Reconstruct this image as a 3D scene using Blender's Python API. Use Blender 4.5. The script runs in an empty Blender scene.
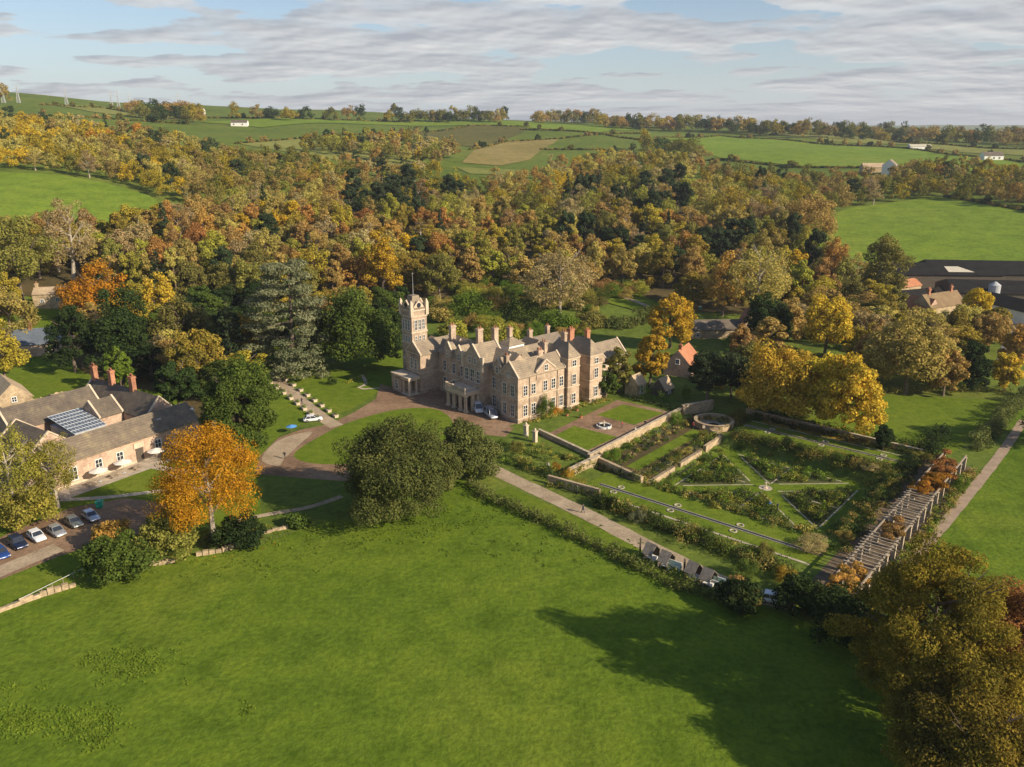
import bpy, bmesh, math, random
import numpy as np
from mathutils import Vector, Matrix

# ------------------------------------------------------------------ camera, sky, sun, exposure
C = bpy.context.scene
COL = C.collection
H, F = 65.0, 820.0
PITCH = math.atan(256.5 / F)
cam = bpy.data.cameras.new('camera'); cam.sensor_width = 36; cam.lens = F / 1024 * 36
cam.clip_start = 1; cam.clip_end = 60000
cob = bpy.data.objects.new('camera', cam); COL.objects.link(cob)
cob.location = (0, 0, H); cob.rotation_euler = (math.pi / 2 - PITCH, 0, 0)
C.camera = cob

SUN_EL = math.radians(27.0); SUN_AZ = math.atan2(.876, -.483)
SUND = Vector((math.sin(SUN_AZ) * math.cos(SUN_EL), math.cos(SUN_AZ) * math.cos(SUN_EL), math.sin(SUN_EL)))
sl = bpy.data.lights.new('sun', 'SUN'); sl.energy = 5.0; sl.angle = math.radians(.5); sl.color = (1, .86, .66)
so = bpy.data.objects.new('sun', sl); COL.objects.link(so)
so.rotation_euler = SUND.to_track_quat('Z', 'Y').to_euler(); so.location = (200, -100, 300)

W = bpy.data.worlds.new('World'); C.world = W; W.use_nodes = True
nt = W.node_tree; nt.nodes.clear()
def N(nt, t, **k):
    n = nt.nodes.new(t)
    for a, b in k.items(): setattr(n, a, b)
    return n
def L(nt, a, b): nt.links.new(a, b)
def math_node(nt, op, a, b=None, clamp=False):
    n = N(nt, 'ShaderNodeMath', operation=op, use_clamp=clamp)
    for i, s in enumerate((a, b)):
        if s is None: continue
        if isinstance(s, (int, float)): n.inputs[i].default_value = s
        else: L(nt, s, n.inputs[i])
    return n.outputs[0]
def ramp(nt, fac, stops, interp='LINEAR'):
    n = N(nt, 'ShaderNodeValToRGB'); n.color_ramp.interpolation = interp
    while len(n.color_ramp.elements) < len(stops): n.color_ramp.elements.new(.5)
    for e, (p, c) in zip(n.color_ramp.elements, stops):
        e.position = p; e.color = (*c, 1) if len(c) == 3 else c
    L(nt, fac, n.inputs[0]); return n.outputs[0]
def mixc(nt, fac, a, b, blend='MIX'):
    n = N(nt, 'ShaderNodeMix', data_type='RGBA', blend_type=blend)
    if isinstance(fac, (int, float)): n.inputs[0].default_value = fac
    else: L(nt, fac, n.inputs[0])
    for i, s in ((6, a), (7, b)):
        if isinstance(s, tuple): n.inputs[i].default_value = (*s, 1)
        else: L(nt, s, n.inputs[i])
    return n.outputs[2]
def noise(nt, vec, scale, detail=3, rough=.55, lac=2.0):
    n = N(nt, 'ShaderNodeTexNoise'); n.inputs['Scale'].default_value = scale
    n.inputs['Detail'].default_value = detail; n.inputs['Roughness'].default_value = rough
    n.inputs['Lacunarity'].default_value = lac
    if vec is not None: L(nt, vec, n.inputs['Vector'])
    return n.outputs[0]
sky = N(nt, 'ShaderNodeTexSky', sky_type='NISHITA', sun_disc=False)
sky.sun_elevation = SUN_EL; sky.sun_rotation = SUN_AZ; sky.altitude = 100; sky.dust_density = .8
tc = N(nt, 'ShaderNodeTexCoord')
sx = N(nt, 'ShaderNodeSeparateXYZ'); L(nt, tc.outputs['Generated'], sx.inputs[0])
zz = math_node(nt, 'ADD', math_node(nt, 'MAXIMUM', sx.outputs[2], 0), .12)
cx = N(nt, 'ShaderNodeCombineXYZ')
L(nt, math_node(nt, 'DIVIDE', sx.outputs[0], zz), cx.inputs[0]); L(nt, math_node(nt, 'DIVIDE', sx.outputs[1], zz), cx.inputs[1])
cmap = N(nt, 'ShaderNodeMapping'); cmap.inputs['Location'].default_value = (3.7, 1.4, 0); L(nt, cx.outputs[0], cmap.inputs[0])
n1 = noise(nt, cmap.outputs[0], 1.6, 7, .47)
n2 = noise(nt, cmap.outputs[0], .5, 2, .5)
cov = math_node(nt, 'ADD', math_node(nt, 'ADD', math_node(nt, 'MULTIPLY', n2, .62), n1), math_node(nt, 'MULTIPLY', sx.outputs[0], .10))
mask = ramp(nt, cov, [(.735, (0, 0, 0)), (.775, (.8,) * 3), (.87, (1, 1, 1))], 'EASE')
cmap2 = N(nt, 'ShaderNodeMapping'); cmap2.inputs['Location'].default_value = (3.685, 1.34, 0); L(nt, cx.outputs[0], cmap2.inputs[0])
n1b = noise(nt, cmap2.outputs[0], 1.6, 5, .45)
lit = math_node(nt, 'ADD', math_node(nt, 'MULTIPLY', math_node(nt, 'SUBTRACT', n1b, n1), 5.0), .42, True)
ccol = mixc(nt, lit, (6.0, 6.3, 7.0), (12.2, 12.1, 11.8))
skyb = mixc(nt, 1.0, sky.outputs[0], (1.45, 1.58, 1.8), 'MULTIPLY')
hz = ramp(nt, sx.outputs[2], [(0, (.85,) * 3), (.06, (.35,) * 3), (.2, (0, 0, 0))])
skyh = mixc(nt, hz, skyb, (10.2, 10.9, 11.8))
fade = ramp(nt, sx.outputs[2], [(.18, (.92,) * 3), (.4, (.06,) * 3)])  # clouds thinned out in the unseen sky above the view, to cut fill light
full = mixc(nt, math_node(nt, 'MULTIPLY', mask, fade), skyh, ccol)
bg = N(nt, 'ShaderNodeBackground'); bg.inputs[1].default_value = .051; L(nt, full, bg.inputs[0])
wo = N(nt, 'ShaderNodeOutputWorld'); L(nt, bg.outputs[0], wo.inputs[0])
C.view_settings.view_transform = 'Standard'; C.view_settings.look = 'None'
C.view_settings.exposure = 0.46; C.view_settings.gamma = 1
C.cycles.max_bounces = 5; C.cycles.diffuse_bounces = 3; C.cycles.transmission_bounces = 3; C.cycles.volume_bounces = 0
C.cycles.use_denoising = True; C.cycles.denoiser = 'OPENIMAGEDENOISE'; C.cycles.denoising_input_passes = 'RGB_ALBEDO_NORMAL'; C.cycles.sample_clamp_indirect = 4

# ------------------------------------------------------------------ terrain height
O = (2.1, 177.4)                               # south-west corner of the great house
AH, AG = math.radians(41), math.radians(50)    # directions of the house and of the formal garden
def frame(u, v, a, o=O): return (o[0] + u * math.cos(a) - v * math.sin(a), o[1] + u * math.sin(a) + v * math.cos(a))
def gw(u, v): return frame(u, v, AG)
_D = np.array([0, 265, 310, 380, 470, 600, 800, 1100, 1500, 1900, 2600, 4200, 8000, 14000], float)
_AZ = np.radians([-31.98, -17.34, 0, 17.34, 31.98])
_Z = np.array([[0, 0, 2, 10, 24, 40, 58, 84, 112, 128, 118, 70, 60, 40],
               [0, 0, 2, 8, 18, 31, 47, 70, 94, 101, 92, 60, 60, 40],
               [0, 0, 2, 7, 15, 24, 36, 54, 77, 80, 70, 40, 62, 40],
               [0, 0, 0, 4, 12, 20, 32, 48, 62, 57, 40, 20, 78, 40],
               [0, 0, 0, 3, 12, 22, 32, 42, 42, 35, 20, 15, 82, 40]], float)
_LD = np.linspace(math.log(100), math.log(14500), 900)
_k = np.exp(-.5 * (np.arange(-24, 25) / 9.0) ** 2); _k /= _k.sum()
_T = np.array([np.convolve(np.pad(np.interp(np.exp(_LD), _D, r), 24, 'edge'), _k, 'valid') for r in _Z])
def sstep(t): t = np.clip(t, 0, 1); return t * t * (3 - 2 * t)
def boxdip(u, v, u0, u1, v0, v1, soft):
    d = np.minimum(np.minimum(u - u0, u1 - u), np.minimum(v - v0, v1 - v))
    return sstep(d / soft)
def terr(x, y):
    x = np.asarray(x, float); y = np.asarray(y, float)
    d = np.hypot(x, y); az = np.clip(np.arctan2(x, y), _AZ[0], _AZ[-1] - 1e-6)
    i = np.clip(np.searchsorted(_AZ, az, 'right') - 1, 0, 3)
    t = sstep((az - _AZ[i]) / (_AZ[i + 1] - _AZ[i])) * .5 + .5 * (az - _AZ[i]) / (_AZ[i + 1] - _AZ[i])
    q = np.clip((np.log(np.maximum(d, 100)) - _LD[0]) / (_LD[1] - _LD[0]), 0, 898.99)
    j = q.astype(int); f = q - j
    a = _T[i, j] * (1 - f) + _T[i, j + 1] * f
    b = _T[i + 1, j] * (1 - f) + _T[i + 1, j + 1] * f
    z = a * (1 - t) + b * t
    und = np.clip((d - 330) / 900, 0, 1)
    z = z + und * (3 * np.sin(x * .0071 + 1.3) * np.cos(y * .0053) + 2 * np.sin(x * .017 + y * .011) + 1.0 * np.sin(y * .031 - x * .023))
    z = np.where(d < 250, np.where(d > 235, z * (d - 235) / 15, 0), z)
    dx, dy = x - O[0], y - O[1]
    u = dx * math.cos(AG) + dy * math.sin(AG); v = -dx * math.sin(AG) + dy * math.cos(AG)
    z = z - np.maximum(2.3 * boxdip(u, v, -9.5, 23.5, -74.5, -37.5, 1.6), 1.0 * boxdip(u, v, -10.5, 38, -39.5, -24.2, .5))
    return z
def tz(x, y): return float(terr(x, y))
def ray(px, py):
    a = (px - 512) / F; b = -(py - 383.5) / F
    return Vector((a, math.cos(PITCH) + b * math.sin(PITCH), -math.sin(PITCH) + b * math.cos(PITCH)))
_tt = np.geomspace(45, 14000, 700)
def at(px, py):
    """the point of the ground seen at a pixel of the photograph"""
    d = ray(px, py); h = math.hypot(d.x, d.y)
    ts = _tt / h
    g = H + d.z * ts - terr(d.x * ts, d.y * ts)
    k = int(np.argmax(g < 0)) if (g < 0).any() else len(ts) - 1
    for _ in range(2):
        lo, hi = ts[max(k - 1, 0)], ts[k]
        ts = np.linspace(lo, hi, 24); g = H + d.z * ts - terr(d.x * ts, d.y * ts)
        k = int(np.argmax(g < 0)) if (g < 0).any() else 23
    t = ts[k]
    return Vector((d.x * t, d.y * t, tz(d.x * t, d.y * t)))
def at_z(px, py, z):
    d = ray(px, py); t = (z - H) / d.z
    return Vector((d.x * t, d.y * t, z))
def depth_px(p):          # pixels per metre at a point
    return F / (p.y * math.cos(PITCH) - (p.z - H) * math.sin(PITCH))
def height_at(p, py):     # height above ground of what stands at p and reaches up to picture row py
    b = -(py - 383.5) / F
    dz = -math.sin(PITCH) + b * math.cos(PITCH); dy = math.cos(PITCH) + b * math.sin(PITCH)
    return H + dz / dy * p.y - p.z

# ------------------------------------------------------------------ materials
MATS = {}
def principled(name):
    m = bpy.data.materials.new(name); m.use_nodes = True
    return m, m.node_tree, m.node_tree.nodes['Principled BSDF']
def mat(name, col, rough=.8, var=.25, scale=1.0, bump=0, metallic=0, col2=None, spec=.3, detail=4, coord='Position'):
    if name in MATS: return MATS[name]
    m, t, p = principled(name)
    g = N(t, 'ShaderNodeNewGeometry').outputs['Position'] if coord == 'Position' else N(t, 'ShaderNodeTexCoord').outputs['Object']
    n = noise(t, g, scale, detail, .6)
    c2 = col2 or tuple(c * (1 - var) for c in col)
    L(t, ramp(t, n, [(.32, c2), (.68, tuple(min(1, c * (1 + (0 if col2 else var))) for c in col))]), p.inputs['Base Color'])
    p.inputs['Roughness'].default_value = rough; p.inputs['Metallic'].default_value = metallic
    p.inputs['Specular IOR Level'].default_value = spec
    if bump:
        b = N(t, 'ShaderNodeBump'); b.inputs['Strength'].default_value = bump; b.inputs['Distance'].default_value = .2
        L(t, noise(t, g, scale * 4, 4, .6), b.inputs['Height']); L(t, b.outputs[0], p.inputs['Normal'])
    MATS[name] = m; return m
def masonry(name, c1, c2, mortar, w=.6, h=.28):
    if name in MATS: return MATS[name]
    m, t, p = principled(name)
    tcn = N(t, 'ShaderNodeTexCoord').outputs['Object']
    s = N(t, 'ShaderNodeSeparateXYZ'); L(t, tcn, s.inputs[0])
    c = N(t, 'ShaderNodeCombineXYZ'); L(t, math_node(t, 'ADD', s.outputs[0], s.outputs[1]), c.inputs[0]); L(t, s.outputs[2], c.inputs[1])
    b = N(t, 'ShaderNodeTexBrick'); L(t, c.outputs[0], b.inputs[0])
    b.inputs['Scale'].default_value = 1; b.inputs['Brick Width'].default_value = w; b.inputs['Row Height'].default_value = h
    b.inputs['Mortar Size'].default_value = .018
    for k, v in (('Color1', c1), ('Color2', c2), ('Mortar', mortar)): b.inputs[k].default_value = (*v, 1)
    n = noise(t, tcn, .35, 5, .65)
    n2 = noise(t, tcn, 2.3, 4, .65)
    L(t, mixc(t, 1, mixc(t, 1, b.outputs[0], ramp(t, n, [(.3, (.48, .45, .42)), (.5, (.9, .87, .83)), (.72, (1.18, 1.12, 1.06))]), 'MULTIPLY'),
              ramp(t, n2, [(.3, (.75,) * 3), (.7, (1.12,) * 3)]), 'MULTIPLY'), p.inputs['Base Color'])
    p.inputs['Roughness'].default_value = .9; p.inputs['Specular IOR Level'].default_value = .15
    MATS[name] = m; return m
def roofing(name, c1, c2, row=.35, lichen=(.30, .27, .17)):
    if name in MATS: return MATS[name]
    m, t, p = principled(name)
    tcn = N(t, 'ShaderNodeTexCoord').outputs['Object']
    n = noise(t, tcn, .5, 6, .7); n2 = noise(t, tcn, 5, 3, .6)
    wv = N(t, 'ShaderNodeTexWave', bands_direction='Z'); wv.inputs['Scale'].default_value = .31 / row; L(t, tcn, wv.inputs[0])
    base = ramp(t, n, [(.28, c2), (.55, c1), (.74, lichen)])
    base = mixc(t, 1, base, ramp(t, n2, [(.25, (.7,) * 3), (.75, (1.2,) * 3)]), 'MULTIPLY')
    oi = N(t, 'ShaderNodeObjectInfo')
    base = mixc(t, 1, base, ramp(t, oi.outputs['Random'], [(0, (.62, .60, .60)), (.5, (.95, .93, .9)), (1, (1.25, 1.18, 1.05))]), 'MULTIPLY')
    L(t, mixc(t, .35, base, mixc(t, 1, base, ramp(t, wv.outputs[1], [(0, (.5,) * 3), (1, (1.1,) * 3)]), 'MULTIPLY')), p.inputs['Base Color'])
    p.inputs['Roughness'].default_value = .75; p.inputs['Specular IOR Level'].default_value = .25
    MATS[name] = m; return m
def grass(name, c1, c2, c3, s=.05, bump=.6):
    if name in MATS: return MATS[name]
    m, t, p = principled(name)
    g = N(t, 'ShaderNodeNewGeometry').outputs['Position']
    a = noise(t, g, s, 5, .62); b = noise(t, g, s * 9, 5, .68); c = noise(t, g, s * 55, 3, .7)
    base = ramp(t, a, [(.30, c2), (.5, c1), (.70, c3)])
    base = mixc(t, .75, base, mixc(t, 1, base, ramp(t, b, [(.32, (.60, .66, .55)), (.5, (1, 1, 1)), (.70, (1.35, 1.22, 1.1))]), 'MULTIPLY'))
    base = mixc(t, .8, base, mixc(t, 1, base, ramp(t, c, [(.3, (.62, .66, .6)), (.7, (1.3, 1.25, 1.2))]), 'MULTIPLY'))
    L(t, base, p.inputs['Base Color']); p.inputs['Roughness'].default_value = .95; p.inputs['Specular IOR Level'].default_value = .05
    if bump:
        bn = N(t, 'ShaderNodeBump'); bn.inputs['Strength'].default_value = bump; bn.inputs['Distance'].default_value = .35
        L(t, math_node(t, 'ADD', c, b), bn.inputs['Height']); L(t, bn.outputs[0], p.inputs['Normal'])
    MATS[name] = m; return m
def leaf(name, c1, c2, trans=.28, s=.16, attr=False):
    if name in MATS: return MATS[name]
    m = bpy.data.materials.new(name); m.use_nodes = True; t = m.node_tree; t.nodes.clear()
    g = N(t, 'ShaderNodeNewGeometry')
    oi = N(t, 'ShaderNodeObjectInfo')
    f = math_node(t, 'ADD', math_node(t, 'MULTIPLY', noise(t, g.outputs['Position'], s, 3, .6), 1.3), math_node(t, 'MULTIPLY', math_node(t, 'SUBTRACT', oi.outputs['Random'], .85), .45), True)
    base = ramp(t, f, [(.25, c2), (.65, c1)])
    if attr:
        an = N(t, 'ShaderNodeAttribute', attribute_name='tint'); base = mixc(t, 1, an.outputs['Color'], base, 'MULTIPLY')
    base = mixc(t, 1, base, ramp(t, noise(t, g.outputs['Position'], .75, 2, .6), [(.3, (.62, .70, .6)), (.7, (1.3, 1.22, 1.2))]), 'MULTIPLY')
    hs = N(t, 'ShaderNodeHueSaturation'); L(t, base, hs.inputs['Color'])
    L(t, math_node(t, 'ADD', math_node(t, 'MULTIPLY', g.outputs['Random Per Island'], .4), .8), hs.inputs['Value'])
    L(t, math_node(t, 'ADD', math_node(t, 'MULTIPLY', oi.outputs['Random'], .03), .485), hs.inputs['Hue'])
    d = N(t, 'ShaderNodeBsdfDiffuse'); tr = N(t, 'ShaderNodeBsdfTranslucent'); mx = N(t, 'ShaderNodeMixShader')
    mx.inputs[0].default_value = trans
    L(t, hs.outputs[0], d.inputs[0]); L(t, hs.outputs[0], tr.inputs[0]); L(t, d.outputs[0], mx.inputs[1]); L(t, tr.outputs[0], mx.inputs[2])
    o = N(t, 'ShaderNodeOutputMaterial'); L(t, mx.outputs[0], o.inputs[0])
    MATS[name] = m; return m
LEAF = {k: leaf('leaf_' + k, *v) for k, v in dict(
    bright=((.68, .49, .055), (.50, .38, .045)), gold=((.60, .38, .035), (.38, .27, .035)), orange=((.50, .21, .02), (.36, .20, .028)), russet=((.54, .30, .08), (.35, .19, .055)), oakdark=((.26, .19, .03), (.085, .08, .02)),
    brown=((.47, .31, .10), (.30, .20, .065)), olive=((.27, .245, .06), (.17, .165, .045)), lime=((.40, .37, .06), (.27, .26, .05)),
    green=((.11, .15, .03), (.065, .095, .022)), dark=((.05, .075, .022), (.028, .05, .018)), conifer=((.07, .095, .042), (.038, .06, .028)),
    pale=((.47, .36, .17), (.33, .25, .11)), cedar=((.25, .255, .14), (.13, .15, .08)), straw=((.50, .40, .11), (.33, .28, .075)),
    oakgold=((.45, .335, .05), (.23, .20, .038)), hollow=((.17, .185, .055), (.09, .11, .032)), fresh=((.16, .24, .03), (.10, .16, .025))).items()}
BARK = mat('bark', (.16, .12, .09), .95, .35, 1.5)
PALEBARK = mat('pale_bark', (.36, .31, .24), .95, .25, 1.5)
STONE = masonry('house_sandstone', (.56, .435, .325), (.47, .355, .26), (.49, .41, .33))
TRIM = mat('dressed_stone', (.57, .46, .335), .85, .16, .9)
SLATE = roofing('house_slate', (.26, .215, .165), (.165, .14, .115), .35, (.40, .33, .22))
TILE = roofing('brown_tile', (.20, .165, .125), (.115, .095, .08), .35, (.31, .26, .155))
PALETILE = roofing('pale_tile', (.46, .36, .25), (.33, .25, .17), .35, (.50, .43, .28))
REDTILE = roofing('orange_tile', (.50, .22, .12), (.38, .15, .08), .35, (.46, .26, .15))
BRICK = masonry('pink_brick', (.64, .46, .345), (.56, .38, .275), (.58, .48, .39), .45, .16)
REDBRICK = masonry('orange_brick', (.50, .20, .10), (.42, .16, .08), (.42, .32, .25), .4, .15)
RUBBLE = masonry('rubble_stone', (.60, .47, .30), (.46, .36, .24), (.34, .28, .20), .5, .3)
WHITE = mat('white_paint', (.78, .77, .72), .6, .06, 2)
GLASS = mat('window_glass', (.03, .035, .045), .08, .2, 3, spec=.8)
LEAD = mat('lead_flashing', (.42, .43, .44), .55, .15, 1.2)
WOOD = mat('weathered_oak', (.33, .265, .19), .85, .25, 3)
DARKWOOD = mat('dark_timber', (.10, .08, .06), .85, .3, 3)
COPE = mat('coping_stone', (.48, .39, .27), .9, .35, 1.6, .3)
WALKG = mat('walk_gravel', (.34, .25, .17), .95, .2, .5, .2)
PAVING = mat('paving_stone', (.44, .37, .28), .9, .25, .8)
SOIL = mat('bed_soil', (.14, .10, .06), .95, .4, .8, .5)
WATER = mat('dark_water', (.02, .025, .02), .05, .2, 1, spec=.6)

# ------------------------------------------------------------------ mesh helpers
class MB:
    def __init__(s): s.v = []; s.f = []; s.m = []
    def add(s, vs, fs, mi=0):
        b = len(s.v); s.v += [tuple(p) for p in vs]; s.f += [tuple(b + i for i in f) for f in fs]; s.m += [mi] * len(fs); return s
    def box(s, x0, x1, y0, y1, z0, z1, mi=0):
        return s.add([(x0, y0, z0), (x1, y0, z0), (x1, y1, z0), (x0, y1, z0), (x0, y0, z1), (x1, y0, z1), (x1, y1, z1), (x0, y1, z1)],
                     [(3, 2, 1, 0), (4, 5, 6, 7), (0, 1, 5, 4), (1, 2, 6, 5), (2, 3, 7, 6), (3, 0, 4, 7)], mi)
    def frust(s, cx, cy, z0, z1, a0, b0, a1, b1, mi=0):
        return s.add([(cx - a0, cy - b0, z0), (cx + a0, cy - b0, z0), (cx + a0, cy + b0, z0), (cx - a0, cy + b0, z0),
                      (cx - a1, cy - b1, z1), (cx + a1, cy - b1, z1), (cx + a1, cy + b1, z1), (cx - a1, cy + b1, z1)],
                     [(3, 2, 1, 0), (4, 5, 6, 7), (0, 1, 5, 4), (1, 2, 6, 5), (2, 3, 7, 6), (3, 0, 4, 7)], mi)
    def cyl(s, cx, cy, z0, z1, r0, r1=None, n=12, mi=0):
        r1 = r0 if r1 is None else r1
        vs = [(cx + r0 * math.cos(2 * math.pi * i / n), cy + r0 * math.sin(2 * math.pi * i / n), z0) for i in range(n)]
        vs += [(cx + r1 * math.cos(2 * math.pi * i / n), cy + r1 * math.sin(2 * math.pi * i / n), z1) for i in range(n)]
        return s.add(vs, [tuple(range(n - 1, -1, -1)), tuple(range(n, 2 * n))] + [(i, (i + 1) % n, n + (i + 1) % n, n + i) for i in range(n)], mi)
    def tube(s, pts, rs, n=6, mi=0):
        rings = []
        for i, p in enumerate(pts):
            p = Vector(p); a = Vector(pts[max(i - 1, 0)]); b = Vector(pts[min(i + 1, len(pts) - 1)])
            d = (b - a).normalized(); q = d.orthogonal().normalized(); w = d.cross(q)
            rings.append([p + (q * math.cos(2 * math.pi * k / n) + w * math.sin(2 * math.pi * k / n)) * rs[i] for k in range(n)])
        vs = [v for r in rings for v in r]; fs = []
        for i in range(len(pts) - 1):
            for k in range(n): fs.append((i * n + k, i * n + (k + 1) % n, (i + 1) * n + (k + 1) % n, (i + 1) * n + k))
        fs += [tuple(range(n - 1, -1, -1)), tuple(range(len(vs) - n, len(vs)))]
        return s.add(vs, fs, mi)
    def mesh(s, name, *mats):
        me = bpy.data.meshes.new(name); me.from_pydata(s.v, [], s.f)
        for m in mats: me.materials.append(m)
        if len(mats) > 1: me.polygons.foreach_set('material_index', s.m)
        me.update(); return me
    def build(s, name, mats, parent=None, loc=None, smooth=False):
        if not isinstance(mats, (tuple, list)): mats = (mats,)
        me = s.mesh(name, *mats)
        if smooth: me.polygons.foreach_set('use_smooth', [True] * len(me.polygons))
        return link(name, me, parent, loc)
def link(name, me, parent=None, loc=None, rz=0):
    o = bpy.data.objects.new(name, me); COL.objects.link(o)
    if parent: o.parent = parent
    if loc is not None: o.location = loc
    if rz: o.rotation_euler = (0, 0, rz)
    return o
def tag(o, label, cat, group=None, kind=None):
    if label: o['label'] = label
    if cat: o['category'] = cat
    if group: o['group'] = group
    if kind: o['kind'] = kind
    return o
def thing(name, label, cat, loc, rz=0, group=None):
    o = bpy.data.objects.new(name, None); COL.objects.link(o); o.empty_display_size = .5
    o.location = loc; o.rotation_euler = (0, 0, rz)
    return tag(o, label, cat, group)
def copy_tree(o, parent=None):
    c = o.copy(); COL.objects.link(c)
    if parent: c.parent = parent
    for ch in [x for x in o.children]: copy_tree(ch, c)
    return c
def mesh_np(name, v, f, mats, smooth=False, mi=None):
    me = bpy.data.meshes.new(name); n = f.shape[1]
    me.vertices.add(len(v)); me.vertices.foreach_set('co', v.astype(np.float32).ravel())
    me.loops.add(f.size); me.loops.foreach_set('vertex_index', f.astype(np.int32).ravel())
    me.polygons.add(len(f)); me.polygons.foreach_set('loop_start', np.arange(0, f.size, n, dtype=np.int32))
    try: me.polygons.foreach_set('loop_total', np.full(len(f), n, dtype=np.int32))
    except Exception: pass
    for m in mats: me.materials.append(m)
    if mi is not None: me.polygons.foreach_set('material_index', mi.astype(np.int32))
    if smooth: me.polygons.foreach_set('use_smooth', np.ones(len(f), bool))
    me.update(calc_edges=True); return me

# ------------------------------------------------------------------ ground
LAND = grass('land_grass', (.125, .17, .03), (.10, .14, .025), (.165, .185, .035), .012, .3)
MEADOW = grass('meadow_grass', (.116, .174, .017), (.088, .144, .014), (.158, .198, .024), .022, .45)
LAWN = grass('lawn_grass', (.130, .185, .018), (.105, .16, .015), (.16, .20, .024), .06, .3)
FIELD = grass('field_grass', (.165, .24, .028), (.135, .21, .023), (.19, .25, .035), .01, .2)
OCHRE = grass('ochre_grass', (.26, .21, .075), (.22, .19, .06), (.29, .24, .09), .02, .2)
STUBBLE = grass('pale_grass', (.22, .23, .06), (.19, .21, .055), (.25, .25, .08), .02, .2)
OLIVEF = grass('olive_field', (.12, .115, .035), (.10, .105, .03), (.14, .13, .04), .02, .2)
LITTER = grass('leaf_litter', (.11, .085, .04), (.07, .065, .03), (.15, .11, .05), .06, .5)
GRAVEL = grass('red_gravel', (.27, .175, .115), (.18, .115, .08), (.36, .245, .165), .12, .3)
PALEGRAVEL = grass('pale_gravel', (.42, .33, .235), (.32, .245, .17), (.52, .41, .30), .25, .3)
LEAFFALL = grass('fallen_leaf_grass', (.30, .21, .04), (.20, .19, .035), (.38, .24, .045), .12, .3)
def structure(o): o['kind'] = 'structure'; return o
azs = np.concatenate([np.radians(np.arange(-180, -46, 4.0)), np.radians(np.arange(-45, 45.1, .7)), np.radians(np.arange(49, 180, 4.0))])
rs = np.concatenate([[.02, 8, 20, 32], np.geomspace(42, 14000, 480)])
gx = np.sin(azs)[None, :] * rs[:, None]; gy = np.cos(azs)[None, :] * rs[:, None]; gz = terr(gx, gy)
nr, na = gx.shape
ii = np.arange(nr * na).reshape(nr, na); jj = np.roll(ii, -1, 1)
gf = np.stack([ii[:-1], ii[1:], jj[1:], jj[:-1]], -1).reshape(-1, 4)
gv = np.stack([gx, gy, gz], -1).reshape(-1, 3)
gme = mesh_np('ground', gv, gf[:, ::-1], [LAND], True)
structure(link('ground', gme))

def smooth_poly(pts, closed=True, k=6):
    P = [Vector((p[0], p[1])) for p in pts]; n = len(P); out = []
    for i in range(n if closed else n - 1):
        p0, p1, p2, p3 = (P[(i - 1) % n] if closed else P[max(i - 1, 0)]), P[i], P[(i + 1) % n], (P[(i + 2) % n] if closed else P[min(i + 2, n - 1)])
        for j in range(k):
            t = j / k
            out.append(.5 * ((2 * p1) + (p2 - p0) * t + (2 * p0 - 5 * p1 + 4 * p2 - p3) * t * t + (3 * p1 - p0 - 3 * p2 + p3) * t ** 3))
    if not closed: out.append(P[-1])
    return out
def sheet(name, world, m, off=.004, res=4, smooth=False):
    P = smooth_poly(world) if smooth else [Vector((p[0], p[1])) for p in world]
    bm = bmesh.new(); f = bm.faces.new([bm.verts.new((p.x, p.y, 0)) for p in P])
    bmesh.ops.triangulate(bm, faces=[f])
    for _ in range(7):
        es = [e for e in bm.edges if e.calc_length() > res]
        if not es: break
        bmesh.ops.subdivide_edges(bm, edges=es, cuts=1); bmesh.ops.triangulate(bm, faces=[q for q in bm.faces if len(q.verts) > 3])
    bm.normal_update()
    for q in bm.faces:
        if q.normal.z < 0: q.normal_flip()
    for v in bm.verts: v.co.z = tz(v.co.x, v.co.y) + off
    me = bpy.data.meshes.new(name); bm.to_mesh(me); bm.free(); me.materials.append(m)
    return structure(link(name, me))
def psheet(name, px, m, off=.004, res=4, smooth=False): return sheet(name, [at(*p)[:2] for p in px], m, off, res, smooth)
def ribbon(name, world, width, m, off=.008, res=2.0, wobble=0):
    P = smooth_poly(world, False, 8); Q = [P[0]]
    for p in P[1:]:
        while (p - Q[-1]).length > res: Q.append(Q[-1] + (p - Q[-1]).normalized() * res)
    mb = MB(); vs = []
    for i, p in enumerate(Q):
        d = (Q[min(i + 1, len(Q) - 1)] - Q[max(i - 1, 0)]).normalized(); nn = Vector((-d.y, d.x))
        w = width * (1 + wobble * math.sin(i * 1.7) * math.sin(i * .53))
        for s in (-.5, 0, .5):
            a = p + nn * w * s; vs.append((a.x, a.y, tz(a.x, a.y) + off))
    fs = []
    for i in range(len(Q) - 1):
        for k in (0, 1): fs.append((i * 3 + k + 1, i * 3 + k, i * 3 + 3 + k, i * 3 + 4 + k))
    return structure(mb.add(vs, fs).build(name, m))
def pribbon(name, px, width, m, **k): return ribbon(name, [at(*p)[:2] for p in px], width, m, **k)
rng = np.random.default_rng(7); rnd = random.Random(5)

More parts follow.
